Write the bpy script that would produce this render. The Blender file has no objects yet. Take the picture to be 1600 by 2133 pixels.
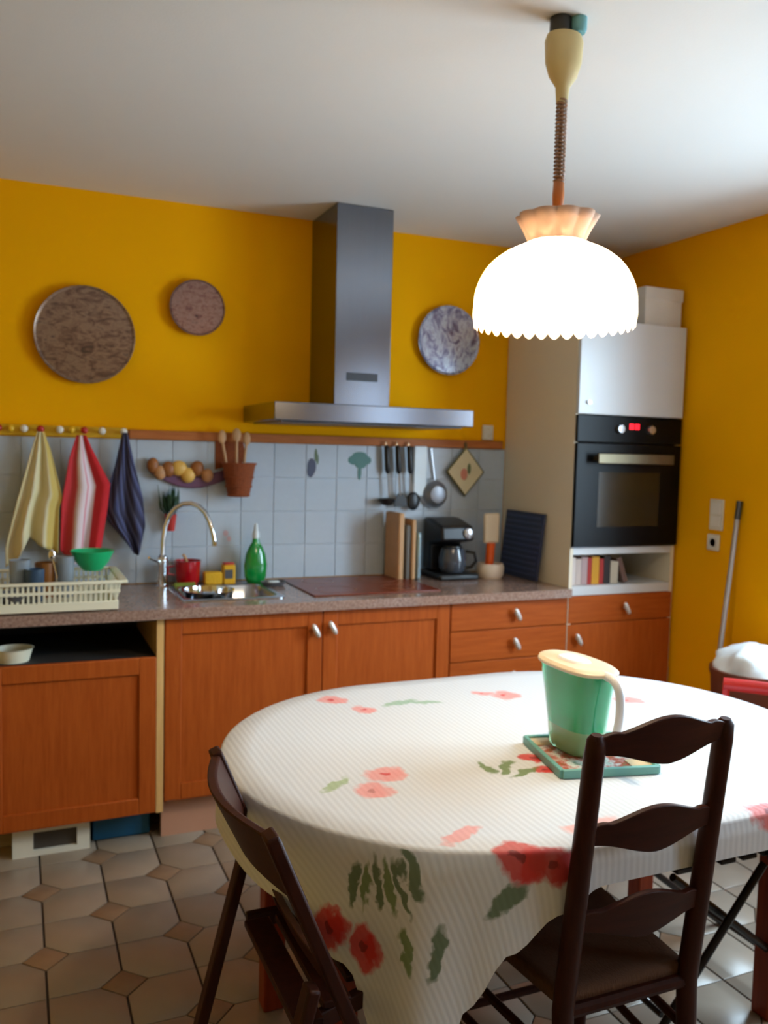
import bpy, math, random
from mathutils import Vector, Matrix
R = math.radians
random.seed(7)
S = bpy.context.scene
COL = S.collection

# ---------------------------------------------------------------- camera
CX, CY, CZ, YAW, PITCH, ROLL, FPX = -2.3091, -3.8139, 1.4971, 0.4073, -0.0699, 0.0246, 1785.9
def cam_axes():
    f = Vector((math.sin(YAW)*math.cos(PITCH), math.cos(YAW)*math.cos(PITCH), math.sin(PITCH)))
    r = Vector((math.cos(YAW), -math.sin(YAW), 0)); u = r.cross(f)
    c, s = math.cos(ROLL), math.sin(ROLL)
    return c*r + s*u, -s*r + c*u, f
_r, _u, _f = cam_axes()
cd = bpy.data.cameras.new('camera'); cam = bpy.data.objects.new('camera', cd); COL.objects.link(cam)
cam.matrix_world = Matrix(((_r.x, _u.x, -_f.x, CX), (_r.y, _u.y, -_f.y, CY), (_r.z, _u.z, -_f.z, CZ), (0, 0, 0, 1)))
cd.sensor_fit = 'HORIZONTAL'; cd.sensor_width = 36; cd.lens = 36*FPX/1600
cd.clip_start = .05
cd.dof.use_dof = True; cd.dof.focus_distance = 1.2; cd.dof.aperture_fstop = 8.0   # the phone missed focus: everything is a little soft
S.camera = cam

# ---------------------------------------------------------------- world, daylight, exposure
w = bpy.data.worlds.new('sky'); S.world = w; w.use_nodes = True
bg = w.node_tree.nodes['Background']; bg.inputs[0].default_value = (.62, .78, 1, 1); bg.inputs[1].default_value = 4.0
def area(name, loc, rot, sx, sy, power, col):
    l = bpy.data.lights.new(name, 'AREA'); l.shape = 'RECTANGLE'; l.size = sx; l.size_y = sy; l.energy = power; l.color = col
    o = bpy.data.objects.new(name, l); o.location = loc; o.rotation_euler = rot; COL.objects.link(o); return o
# daylight entering through the glazed doors in the right wall
area('window_daylight', (1.25, -1.95, 1.85), (0, R(76), 0), 1.9, 1.9, 195, (.60, .83, 1.0))
area('second_window_daylight', (1.05, -4.25, 1.80), (0, R(84), 0), 1.5, 1.3, 40, (.60, .83, 1.0))
LAMP_W = 55
S.view_settings.view_transform = 'Standard'; S.view_settings.look = 'None'
S.view_settings.exposure = 0.3; S.view_settings.gamma = 1.0; S.view_settings.use_curve_mapping = False

# ---------------------------------------------------------------- materials
MATS = {}
def srgb(r, g, b):
    f = lambda c: (c/255/12.92) if c/255 <= .04045 else ((c/255+.055)/1.055)**2.4
    return (f(r), f(g), f(b), 1)
def base(name):
    m = bpy.data.materials.new(name); m.use_nodes = True; MATS[name] = m
    nt = m.node_tree; return m, nt, nt.nodes['Principled BSDF']
def N(nt, t, **kw):
    n = nt.nodes.new(t)
    for k, v in kw.items():
        if hasattr(n, k): setattr(n, k, v)
        else: n.inputs[k].default_value = v
    return n
def mat(name, c, rough=.5, metal=0, var=.06, scale=12, bump=0, bscale=60, rand=0, coat=0, trans=0, alpha=None, stretch=(1, 1, 1), spec=.5):
    m, nt, p = base(name); c = srgb(*c)
    L = nt.links.new
    tc = N(nt, 'ShaderNodeTexCoord'); mp = N(nt, 'ShaderNodeMapping'); mp.inputs['Scale'].default_value = stretch
    L(tc.outputs['Object'], mp.inputs[0])
    no = N(nt, 'ShaderNodeTexNoise'); no.inputs['Scale'].default_value = scale; no.inputs['Detail'].default_value = 4
    L(mp.outputs[0], no.inputs['Vector'])
    mx = N(nt, 'ShaderNodeMix', data_type='RGBA')
    mx.inputs[6].default_value = tuple(x*(1-var*1.5) for x in c[:3])+(1,)
    mx.inputs[7].default_value = tuple(min(1, x*(1+var)) for x in c[:3])+(1,)
    L(no.outputs['Fac'], mx.inputs[0]); out = mx.outputs[2]
    if rand:
        oi = N(nt, 'ShaderNodeObjectInfo'); hs = N(nt, 'ShaderNodeHueSaturation')
        mr = N(nt, 'ShaderNodeMapRange'); mr.inputs[3].default_value = 1-rand; mr.inputs[4].default_value = 1+rand
        L(oi.outputs['Random'], mr.inputs[0]); L(mr.outputs[0], hs.inputs['Value']); L(out, hs.inputs['Color']); out = hs.outputs[0]
    L(out, p.inputs['Base Color'])
    p.inputs['Roughness'].default_value = rough; p.inputs['Metallic'].default_value = metal; p.inputs['Specular IOR Level'].default_value = spec
    if coat: p.inputs['Coat Weight'].default_value = coat; p.inputs['Coat Roughness'].default_value = .1
    if trans: p.inputs['Transmission Weight'].default_value = trans
    if alpha is not None: p.inputs['Alpha'].default_value = alpha
    if bump:
        n2 = N(nt, 'ShaderNodeTexNoise'); n2.inputs['Scale'].default_value = bscale; n2.inputs['Detail'].default_value = 3
        L(mp.outputs[0], n2.inputs['Vector'])
        b = N(nt, 'ShaderNodeBump'); b.inputs['Strength'].default_value = bump; b.inputs['Distance'].default_value = .01
        L(n2.outputs['Fac'], b.inputs['Height']); L(b.outputs[0], p.inputs['Normal'])
    return m
def wood(name, c1, c2, axis=2, rough=.5, scale=5, coat=.03):
    m, nt, p = base(name); L = nt.links.new
    tc = N(nt, 'ShaderNodeTexCoord'); mp = N(nt, 'ShaderNodeMapping')
    s = [14, 14, 14]; s[axis] = 1.1; mp.inputs['Scale'].default_value = s
    L(tc.outputs['Object'], mp.inputs[0])
    no = N(nt, 'ShaderNodeTexNoise'); no.inputs['Scale'].default_value = scale; no.inputs['Detail'].default_value = 8; no.inputs['Roughness'].default_value = .65
    L(mp.outputs[0], no.inputs['Vector'])
    cr = N(nt, 'ShaderNodeValToRGB'); cr.color_ramp.elements[0].position = .3; cr.color_ramp.elements[1].position = .7
    cr.color_ramp.elements[0].color = srgb(*c1); cr.color_ramp.elements[1].color = srgb(*c2)
    L(no.outputs['Fac'], cr.inputs[0]); L(cr.outputs[0], p.inputs['Base Color'])
    b = N(nt, 'ShaderNodeBump'); b.inputs['Strength'].default_value = .08; L(no.outputs['Fac'], b.inputs['Height']); L(b.outputs[0], p.inputs['Normal'])
    p.inputs['Roughness'].default_value = rough; p.inputs['Specular IOR Level'].default_value = .15; p.inputs['Coat Weight'].default_value = coat; p.inputs['Coat Roughness'].default_value = .25
    return m
def speckle(name, cols, scale, rough=.3, metal=0, coat=0, stretch=(1, 1, 1), rotz=0, dist=0):
    m, nt, p = base(name); L = nt.links.new
    tc = N(nt, 'ShaderNodeTexCoord'); mp = N(nt, 'ShaderNodeMapping'); mp.inputs['Scale'].default_value = stretch; mp.inputs['Rotation'].default_value = (0, rotz, 0)
    L(tc.outputs['Object'], mp.inputs[0])
    no = N(nt, 'ShaderNodeTexNoise'); no.inputs['Scale'].default_value = scale; no.inputs['Detail'].default_value = 6; no.inputs['Roughness'].default_value = .7; no.inputs['Distortion'].default_value = dist
    L(mp.outputs[0], no.inputs['Vector'])
    cr = N(nt, 'ShaderNodeValToRGB'); el = cr.color_ramp.elements
    while len(el) < len(cols): el.new(.5)
    for i, c in enumerate(cols): el[i].position = .3+.4*i/(len(cols)-1); el[i].color = srgb(*c)
    L(no.outputs['Fac'], cr.inputs[0]); L(cr.outputs[0], p.inputs['Base Color'])
    p.inputs['Roughness'].default_value = rough; p.inputs['Metallic'].default_value = metal
    p.inputs['Coat Weight'].default_value = coat; p.inputs['Coat Roughness'].default_value = .08
    return m
def emit(name, c, s):
    m, nt, p = base(name); p.inputs['Base Color'].default_value = srgb(*c)
    p.inputs['Emission Color'].default_value = srgb(*c); p.inputs['Emission Strength'].default_value = s; return m
def stripes(name, stops, axis=0, rough=.9, fine=0, angle=0, mult=1.0, transl=.0):
    """cloth: colour bands along the UV map, plus optional fine cross weave"""
    m, nt, p = base(name); L = nt.links.new
    uv = N(nt, 'ShaderNodeUVMap'); mp = N(nt, 'ShaderNodeMapping'); mp.inputs['Rotation'].default_value = (0, 0, angle)
    L(uv.outputs[0], mp.inputs[0])
    sp = N(nt, 'ShaderNodeSeparateXYZ'); L(mp.outputs[0], sp.inputs[0])
    val = sp.outputs[axis]
    if mult != 1:
        k = N(nt, 'ShaderNodeMath', operation='MULTIPLY'); k.inputs[1].default_value = mult; L(val, k.inputs[0])
        f = N(nt, 'ShaderNodeMath', operation='FRACT'); L(k.outputs[0], f.inputs[0]); val = f.outputs[0]
    cr = N(nt, 'ShaderNodeValToRGB'); cr.color_ramp.interpolation = 'EASE'; el = cr.color_ramp.elements
    while len(el) < len(stops): el.new(.5)
    for i, (q, c) in enumerate(stops): el[i].position = q; el[i].color = srgb(*c)
    L(val, cr.inputs[0]); L(cr.outputs[0], p.inputs['Base Color'])
    n2 = N(nt, 'ShaderNodeTexNoise'); n2.inputs['Scale'].default_value = 300
    b = N(nt, 'ShaderNodeBump'); b.inputs['Strength'].default_value = .15; L(n2.outputs['Fac'], b.inputs['Height']); L(b.outputs[0], p.inputs['Normal'])
    p.inputs['Roughness'].default_value = rough
    return m

mat('yellow_paint', (245, 172, 0), .8, var=.03, scale=3, bump=.05, bscale=150, spec=.08)
mat('ceiling_paint', (227, 223, 216), .8, var=.02, scale=2, bump=.04, bscale=120)
mat('plain_paint', (236, 186, 96), .8, var=.03, scale=2)
mat('grout_dark', (58, 46, 40), .9, var=.1, scale=40)
mat('grout_pale', (204, 208, 213), .6)
mat('floor_tile', (152, 138, 122), .32, var=.10, scale=9, rand=.06, bump=.03, bscale=30)
mat('cabochon', (142, 116, 92), .35, var=.14, scale=30, rand=.10)
mat('wall_tile', (184, 195, 206), .28, var=.04, scale=40, rand=.025)
wood('orange_wood', (156, 70, 20), (178, 88, 30), 2)
wood('orange_wood_flat', (156, 70, 20), (178, 88, 30), 0)
wood('strip_wood', (160, 92, 46), (190, 116, 64), 0)
wood('pale_wood', (206, 160, 96), (226, 184, 122), 2)
wood('dark_wood', (44, 18, 11), (62, 27, 16), 2, .45, coat=.05)
wood('dark_wood_flat', (44, 18, 11), (62, 27, 16), 0, .45, coat=.05)
wood('red_wood', (112, 40, 18), (138, 56, 28), 2, .4)
mat('white_melamine', (208, 210, 212), .3, var=.015, scale=3)
mat('melamine_warm_lit', (228, 214, 188), .4, var=.02, scale=3)  # white side panels, the lamp's warm light put into their colour
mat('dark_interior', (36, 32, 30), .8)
mat('plinth', (186, 138, 112), .5, var=.06, scale=8)
speckle('worktop_stone', [(112, 84, 74), (150, 120, 106), (176, 150, 136)], 90, .22, coat=.25)
mat('steel', (196, 198, 202), .28, 1, var=.04, scale=6, stretch=(40, 40, 1))
mat('hood_steel', (132, 136, 146), .2, 1, var=.05, scale=3, stretch=(60, 60, 1))
mat('chrome', (225, 228, 232), .08, 1, var=.01)
mat('sink_steel', (190, 194, 200), .22, 1, var=.04)
mat('knob_metal', (226, 222, 218), .3, .35)
mat('black_plastic', (18, 18, 20), .35, var=.1)
mat('black_gloss', (5, 5, 6), .35, var=.02, spec=.15)
mat('oven_window', (50, 38, 20), .2, var=.1, spec=.25)
mat('dark_trim', (72, 74, 78), .3, .8)
mat('oven_handle', (112, 102, 82), .4, .9)
emit('red_display', (255, 20, 40), 2.2)
speckle('copper_plate', [(58, 44, 40), (112, 82, 64), (150, 120, 96), (70, 52, 50)], 18, .28, .35, coat=.3, stretch=(1, 1, 2.2), rotz=.6, dist=1.2)
speckle('copper_plate_small', [(70, 46, 44), (128, 86, 74), (150, 116, 104), (90, 58, 56)], 34, .25, .35, coat=.4, stretch=(1, 1, 2.0), rotz=.6, dist=1)
speckle('blue_plate', [(66, 44, 62), (120, 116, 146), (196, 204, 220), (92, 70, 92)], 9, .2, .2, coat=.5, stretch=(1.6, 1, 1), dist=2.2)
mat('plate_rim', (92, 68, 54), .3, .4)
mat('peg_yellow', (222, 170, 20), .45)
mat('peg_red', (178, 30, 22), .35)
mat('peg_white', (232, 224, 210), .35)
mat('rack_plastic', (232, 226, 200), .4, var=.02)
mat('green_plastic', (20, 178, 112), .3)
mat('green_soap', (6, 150, 60), .12, coat=.6, trans=.25)
mat('red_enamel', (176, 8, 22), .2, coat=.5)
mat('yellow_sponge', (224, 170, 30), .85, bump=.4, bscale=120)
mat('olive_cloth', (120, 126, 40), .9)
mat('clear_cap', (214, 220, 220), .25)
mat('grey_dish', (84, 84, 88), .35)
mat('tumbler', (190, 200, 210), .12, trans=.55)
mat('brown_mug', (136, 82, 30), .35)
mat('blue_ceramic', (60, 84, 110), .3)
mat('wicker', (150, 72, 26), .75, var=.3, scale=70, bump=.8, bscale=140, stretch=(1, 1, 2))
mat('spoon_wood', (196, 150, 104), .6)
mat('fruit_yellow', (222, 170, 76), .5, var=.15)
mat('fruit_brown', (150, 88, 34), .5, var=.2)
mat('fruit_tan', (196, 140, 90), .6, var=.2)
mat('plum_base', (104, 62, 92), .5, var=.2)
mat('leaf_green', (34, 70, 40), .6, var=.2, rand=.1)
mat('pot_red', (196, 54, 44), .4)
mat('quilt_cream', (222, 208, 170), .9, bump=.3, bscale=90)
mat('quilt_edge', (104, 96, 60), .9)
mat('print_rose', (206, 132, 112), .9)
mat('print_leaf', (110, 120, 86), .9)
mat('white_board', (226, 234, 238), .35)
mat('sieve_mesh', (150, 152, 158), .4, .7)
mat('board_tan', (196, 150, 104), .5, var=.1, scale=20)
mat('board_grey', (96, 90, 82), .5)
mat('board_steel', (170, 200, 216), .2, .6)
mat('crock', (226, 208, 186), .35)
mat('cream_silicone', (228, 208, 178), .5)
mat('orange_plastic', (232, 92, 22), .35)
mat('navy_board', (36, 48, 82), .4)
mat('navy_ridge', (54, 68, 108), .4)
mat('carafe_glass', (60, 66, 76), .05, coat=.5)
mat('socket_white', (226, 216, 196), .4)
mat('aluminium', (170, 168, 170), .4, .6)
mat('bin_brown', (104, 52, 34), .5)
mat('bag_white', (226, 236, 242), .45, bump=.4, bscale=30)
mat('bag_blue', (60, 130, 200), .4)
mat('red_paint', (176, 20, 14), .4)
mat('black_metal', (22, 18, 20), .35, .3)
mat('card_white', (222, 218, 212), .7)
mat('vase_brown', (120, 66, 34), .35)
mat('vase_grey', (150, 140, 132), .4)
mat('rush', (92, 58, 34), .8, var=.25, scale=60, bump=.5, bscale=100, stretch=(6, 1, 1))
mat('lamp_plastic', (206, 184, 128), .45)
mat('lamp_dark', (40, 38, 34), .4, .3)
mat('lamp_teal', (110, 168, 172), .4)
mat('cord_brown', (150, 112, 84), .55)
mat('grip_wood', (186, 108, 44), .4)
mat('jug_green', (60, 190, 130), .15, coat=.5, trans=.25, var=.03)
mat('jug_clear', (170, 206, 160), .12, trans=.4)
mat('jug_lid', (236, 218, 190), .35)
mat('jug_white', (238, 238, 240), .3)
mat('trivet_teal', (110, 170, 160), .4)
mat('trivet_tan', (206, 180, 140), .5)
speckle('trivet_print', [(60, 110, 70), (206, 216, 206), (180, 60, 40), (70, 130, 80)], 30, .35)
mat('crate_white', (226, 226, 214), .45)
mat('crate_dark', (70, 64, 58), .6)
mat('box_blue', (14, 84, 120), .5)
for nm, c in (('book_a', (196, 178, 170)), ('book_b', (176, 150, 150)), ('book_c', (168, 40, 36)), ('book_d', (206, 150, 30)), ('book_e', (40, 34, 36)), ('book_f', (190, 180, 160)), ('book_g', (210, 196, 190)), ('book_h', (110, 84, 76))):
    mat(nm, c, .6)
mat('paper', (226, 218, 200), .8)
# thin pane that lets daylight straight through
def pane_mat():
    m, nt, p = base('glass_pane'); L = nt.links.new
    t = N(nt, 'ShaderNodeBsdfTransparent'); g = N(nt, 'ShaderNodeBsdfGlossy'); g.inputs['Roughness'].default_value = .02
    mx = N(nt, 'ShaderNodeMixShader'); mx.inputs[0].default_value = .07
    L(t.outputs[0], mx.inputs[1]); L(g.outputs[0], mx.inputs[2]); L(mx.outputs[0], nt.nodes['Material Output'].inputs[0])
pane_mat()
def shade_mat(name, c, k):
    m, nt, p = base(name); L = nt.links.new
    d = N(nt, 'ShaderNodeBsdfDiffuse'); t = N(nt, 'ShaderNodeBsdfTranslucent')
    no = N(nt, 'ShaderNodeTexNoise'); no.inputs['Scale'].default_value = 40
    cr = N(nt, 'ShaderNodeValToRGB'); cr.color_ramp.elements[0].color = tuple(x*.9 for x in srgb(*c)[:3])+(1,); cr.color_ramp.elements[1].color = srgb(*c)
    L(no.outputs['Fac'], cr.inputs[0])
    for n in (d, t): L(cr.outputs[0], n.inputs[0])
    mx = N(nt, 'ShaderNodeMixShader'); mx.inputs[0].default_value = k
    L(d.outputs[0], mx.inputs[1]); L(t.outputs[0], mx.inputs[2]); L(mx.outputs[0], nt.nodes['Material Output'].inputs[0])
shade_mat('shade_cloth', (255, 248, 238), .82)
shade_mat('fringe_cloth', (255, 240, 220), .55)
shade_mat('crown_cloth', (240, 206, 182), .3)
emit('bulb_glow', (255, 226, 180), 14)
stripes('towel_cream_cloth', [(0, (206, 184, 134)), (.3, (226, 214, 176)), (.55, (214, 196, 140)), (.72, (228, 218, 182)), (.8, (206, 176, 92)), (1, (206, 180, 104))])
stripes('towel_red_cloth', [(0, (196, 40, 44)), (.24, (200, 70, 74)), (.32, (222, 196, 190)), (.47, (226, 206, 206)), (.5, (216, 120, 130)), (.53, (226, 206, 208)), (.66, (226, 204, 206)), (.7, (200, 40, 46)), (1, (198, 30, 36))])
stripes('towel_blue_cloth', [(0, (44, 40, 62)), (.45, (70, 74, 112)), (.55, (96, 98, 128)), (.7, (48, 46, 70)), (1, (44, 40, 62))], angle=R(35), mult=7)

# ---------------------------------------------------------------- mesh builder
class MB:
    def __init__(s): s.v = []; s.f = []; s.uv = None
    def box(s, x0, x1, y0, y1, z0, z1):
        b = len(s.v)
        s.v += [(x, y, z) for z in (z0, z1) for y in (y0, y1) for x in (x0, x1)]
        s.f += [tuple(b+i for i in q) for q in ((0, 2, 3, 1), (4, 5, 7, 6), (0, 1, 5, 4), (2, 6, 7, 3), (0, 4, 6, 2), (1, 3, 7, 5))]
        return s
    def bar(s, a, b, w, h=None, up=(0, 0, 1)):
        """rectangular bar from a to b"""
        h = h or w; a = Vector(a); b = Vector(b); d = (b-a).normalized(); u = Vector(up)
        if abs(d.dot(u)) > .98: u = Vector((1, 0, 0))
        x = d.cross(u).normalized(); y = x.cross(d).normalized(); k = len(s.v)
        for p in (a, b):
            for (i, j) in ((-1, -1), (1, -1), (1, 1), (-1, 1)): s.v.append(tuple(p+x*i*w/2+y*j*h/2))
        s.f += [tuple(k+i for i in q) for q in ((0, 1, 2, 3), (7, 6, 5, 4), (0, 4, 5, 1), (1, 5, 6, 2), (2, 6, 7, 3), (3, 7, 4, 0))]
        return s
    def tube(s, pts, r, n=10, cap=True):
        pts = [Vector(p) for p in pts]; k = len(s.v); m = len(pts)
        rs = r if isinstance(r, (list, tuple)) else [r]*m
        prev = None
        for i, p in enumerate(pts):
            d = (pts[min(i+1, m-1)]-pts[max(i-1, 0)]).normalized()
            if prev is None:
                u = Vector((0, 0, 1)) if abs(d.z) < .9 else Vector((1, 0, 0)); x = d.cross(u).normalized()
            else: x = (prev-d*prev.dot(d)).normalized()
            prev = x; y = d.cross(x)
            for j in range(n):
                a = 2*math.pi*j/n; s.v.append(tuple(p+(x*math.cos(a)+y*math.sin(a))*rs[i]))
        for i in range(m-1):
            for j in range(n): s.f.append((k+i*n+j, k+i*n+(j+1) % n, k+(i+1)*n+(j+1) % n, k+(i+1)*n+j))
        if cap: s.f.append(tuple(k+j for j in range(n))[::-1]); s.f.append(tuple(k+(m-1)*n+j for j in range(n)))
        return s
    def lathe(s, prof, c=(0, 0, 0), n=28, axis='z', sx=1, sy=1, mod=None):
        k = len(s.v); m = len(prof)
        for i, (r, h) in enumerate(prof):
            for j in range(n):
                a = 2*math.pi*j/n; q = r*(mod(a, i) if mod else 1)
                x, y = q*math.cos(a)*sx, q*math.sin(a)*sy
                p = (x, y, h) if axis == 'z' else ((x, -h, y) if axis == 'y' else (-h, x, y))
                s.v.append((c[0]+p[0], c[1]+p[1], c[2]+p[2]))
        for i in range(m-1):
            for j in range(n): s.f.append((k+i*n+j, k+i*n+(j+1) % n, k+(i+1)*n+(j+1) % n, k+(i+1)*n+j))
        if prof[0][0] > 1e-6: s.f.append(tuple(k+j for j in range(n))[::-1])
        if prof[-1][0] > 1e-6: s.f.append(tuple(k+(m-1)*n+j for j in range(n)))
        return s
    def open_lathe(s, *a, **kw):
        k = len(s.f); s.lathe(*a, **kw)
        s.f = [f for i, f in enumerate(s.f) if i < k or len(f) == 4]; return s
    def prism(s, poly, a0, a1, axis='z'):
        """extrude a 2-D polygon along an axis: z -> (x,y), y -> (x,z), x -> (y,z)"""
        k = len(s.v); n = len(poly)
        for a in (a0, a1):
            for (p, q) in poly: s.v.append((p, q, a) if axis == 'z' else ((p, a, q) if axis == 'y' else (a, p, q)))
        s.f.append(tuple(range(k, k+n))[::-1]); s.f.append(tuple(range(k+n, k+2*n)))
        for i in range(n): s.f.append((k+i, k+(i+1) % n, k+n+(i+1) % n, k+n+i))
        return s
    def ball(s, c, rx, ry=None, rz=None, n=14, m=8, jit=0):
        ry = ry or rx; rz = rz or rx; k = len(s.v)
        for i in range(m+1):
            t = math.pi*i/m
            for j in range(n):
                a = 2*math.pi*j/n; q = 1+random.uniform(-jit, jit)
                s.v.append((c[0]+rx*q*math.sin(t)*math.cos(a), c[1]+ry*q*math.sin(t)*math.sin(a), c[2]-rz*q*math.cos(t)))
        for i in range(m):
            for j in range(n): s.f.append((k+i*n+j, k+i*n+(j+1) % n, k+(i+1)*n+(j+1) % n, k+(i+1)*n+j))
        return s
    def grid(s, fn, nu, nv, uv=None, close=False):
        k = len(s.v)
        if s.uv is None: s.uv = []
        for i in range(nv+1):
            for j in range(nu+1):
                s.v.append(tuple(fn(j/nu, i/nv))); s.uv.append(uv(j/nu, i/nv) if uv else (j/nu, i/nv))
        for i in range(nv):
            for j in range(nu): a = k+i*(nu+1)+j; s.f.append((a, a+1, a+nu+2, a+nu+1))
        return s
    def build(s, name, m, parent=None, local=False, bevel=0, origin=None, thick=0, sub=0, angle=35):
        off = Vector((0, 0, 0))
        if parent is not None and not local:
            q = parent
            while q is not None: off += q.location; q = q.parent
        if origin is not None: off = Vector(origin)
        me = bpy.data.meshes.new(name)
        me.from_pydata([tuple(Vector(v)-off) for v in s.v], [], s.f); me.validate()
        if s.uv:
            l = me.uv_layers.new(name='UVMap')
            for lp in me.loops: l.data[lp.index].uv = s.uv[lp.vertex_index]
        import bmesh
        bm = bmesh.new(); bm.from_mesh(me); bmesh.ops.remove_doubles(bm, verts=bm.verts, dist=1e-6) if not s.uv else None
        bmesh.ops.recalc_face_normals(bm, faces=bm.faces); bm.to_mesh(me); bm.free()
        for p in me.polygons: p.use_smooth = True
        me.set_sharp_from_angle(angle=R(angle))
        me.materials.append(MATS[m])
        o = bpy.data.objects.new(name, me); COL.objects.link(o)
        if parent is not None: o.parent = parent
        if origin is not None: o.location = origin
        if thick: md = o.modifiers.new('thickness', 'SOLIDIFY'); md.thickness = thick; md.offset = 0
        if bevel: md = o.modifiers.new('bevel', 'BEVEL'); md.width = bevel; md.segments = 2; md.limit_method = 'ANGLE'; md.angle_limit = R(40)
        if sub: md = o.modifiers.new('smooth', 'SUBSURF'); md.levels = sub; md.render_levels = sub
        return o
def tag(o, label, cat, group=None):
    o['label'] = label; o['category'] = cat
    if group: o['group'] = group
    return o
def thing(name, label, cat, loc, group=None, rz=0):
    o = bpy.data.objects.new(name, None); o.empty_display_size = .1; o.location = loc; o.rotation_euler = (0, 0, rz); COL.objects.link(o)
    return tag(o, label, cat, group)
def struct(o): o['kind'] = 'structure'; return o
def copy_child(o, parent, loc):
    c = o.copy(); COL.objects.link(c); c.parent = parent; c.location = loc; return c
def single(mb, name, m, label, cat, origin, group=None, **kw):
    return tag(mb.build(name, m, origin=origin, **kw), label, cat, group)

# ================================================================ SETTING
XR, ZC, XL, YF = .622, 2.543, -4.0, -5.8
floor = struct(MB().box(XL, XR, YF, 0, -.06, -.004).build('floor', 'grout_dark', origin=(0, 0, 0)))
struct(MB().box(XL-.1, XR+.15, YF-.1, .1, ZC, ZC+.1).build('ceiling', 'ceiling_paint', origin=(0, 0, ZC)))
wall_back = struct(MB().box(XL-.1, XR+.15, 0, .1, -.06, ZC).build('wall_back', 'yellow_paint', origin=(0, 0, 0)))
struct(MB().box(XL-.1, XL, YF, 0, -.06, ZC).build('wall_left', 'plain_paint', origin=(XL, 0, 0)))
struct(MB().box(XL-.1, XR+.15, YF-.1, YF, -.06, ZC).build('wall_front', 'plain_paint', origin=(0, YF, 0)))
WY0, WY1, WZ0, WZ1 = -2.68, -1.30, .80, 2.2
VY0, VY1, VZ0, VZ1 = -4.78, -3.72, .95, 2.25
struct(MB().box(XR, XR+.15, YF, VY0, -.06, ZC).box(XR, XR+.15, VY1, WY0, -.06, ZC).box(XR, XR+.15, VY0, VY1, VZ1, ZC).box(XR, XR+.15, VY0, VY1, -.06, VZ0).box(XR, XR+.15, WY1, 0, -.06, ZC)
       .box(XR, XR+.15, WY0, WY1, WZ1, ZC).box(XR, XR+.15, WY0, WY1, -.06, WZ0).build('wall_right', 'yellow_paint', origin=(XR, 0, 0)))
# glazed double door that lets the daylight in (right of the picture)
def window(name, y0, y1, z0, z1):
    mid = (y0+y1)/2; m = MB()
    for a, b in ((y0, y0+.06), (mid-.05, mid+.05), (y1-.06, y1)): m.box(XR+.03, XR+.09, a, b, z0, z1)
    for z in (z0, z1-.06): m.box(XR+.03, XR+.09, y0, y1, z, z+.06)
    o = struct(m.build(name, 'white_melamine', origin=(XR, y0, z0), bevel=.004))
    for (a, b) in ((y0+.06, mid-.05), (mid+.05, y1-.06)): MB().box(XR+.055, XR+.061, a, b, z0+.06, z1-.06).build('pane', 'glass_pane', o)
window('window_1', WY0, WY1, WZ0, WZ1)
window('window_2', VY0, VY1, VZ0, VZ1)
# floor tiles: 20 cm squares with two opposite corners cut for small diamond inserts
TX, TY, TP, CUT, J = -2.235, -.83, .2, .062, .0035
def tile_mesh(kind):
    a, b = J, TP-J; c = CUT; ya, yb = .0014, TP-.0014
    poly = [(a+c, ya), (b, ya), (b, yb-c), (b-c, yb), (a, yb), (a, ya+c)] if kind == 0 else [(a, ya), (b-c, ya), (b, ya+c), (b, yb), (a+c, yb), (a, yb-c)]
    m = MB(); k = len(poly); e = .0022
    cx = TP/2
    top = [(p+(cx-p)*.02, q+(cx-q)*.02) for p, q in poly]
    m.v = [(p, q, -.004) for p, q in poly]+[(p, q, -.0012) for p, q in poly]+[(p, q, 0) for p, q in top]
    for l in (0, 1):
        for i in range(k): m.f.append((l*k+i, l*k+(i+1) % k, (l+1)*k+(i+1) % k, (l+1)*k+i))
    m.f.append(tuple(range(2*k, 3*k)))
    return m
protos = []
for kind in (0, 1): protos.append(tile_mesh(kind).build('tile', 'floor_tile', floor, local=True))
d = CUT-.0005
cab = MB(); poly = [(-d, 0), (0, -d), (d, 0), (0, d)]
cab.v = [(p, q, -.004) for p, q in poly]+[(p, q, -.001) for p, q in poly]+[(p*.95, q*.95, .0004) for p, q in poly]
for l in (0, 1):
    for i in range(4): cab.f.append((l*4+i, l*4+(i+1) % 4, l*4+4+(i+1) % 4, l*4+4+i))
cab.f.append((8, 9, 10, 11))
cabp = cab.build('tile_insert', 'cabochon', floor, local=True)
used = [False, False, False]
for i in range(-3, 14):
    for j in range(-3, 13):
        x, y = TX+TP*i, TY-TP*j
        if y > -.03: continue
        k = 0 if (i+j) % 2 else 1     # cell spans x..x+.2, y-.2..y
        loc = (x, y-TP, 0)
        if not used[k]: protos[k].location = loc; used[k] = True
        else: copy_child(protos[k], floor, loc)
        if (i+j) % 2 == 0:
            if not used[2]: cabp.location = (x, y, 0); used[2] = True
            else: copy_child(cabp, floor, (x, y, 0))
# splashback tiles
bw, bh = .1525, (1.525-.902)/4
t0 = MB().box(.0012, bw-.0012, -.008, 0, .0012, bh-.0012).build('tile', 'wall_tile', wall_back, local=True, bevel=.0012)
first = True
for c in range(18):
    for r in range(4):
        loc = (-bw*(c+1), 0, .902+bh*r)
        if first: t0.location = loc; first = False
        else: copy_child(t0, wall_back, loc)
MB().box(-18*bw, 0, -.0035, 0, .902, 1.525).build('grout', 'grout_pale', wall_back)
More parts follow.
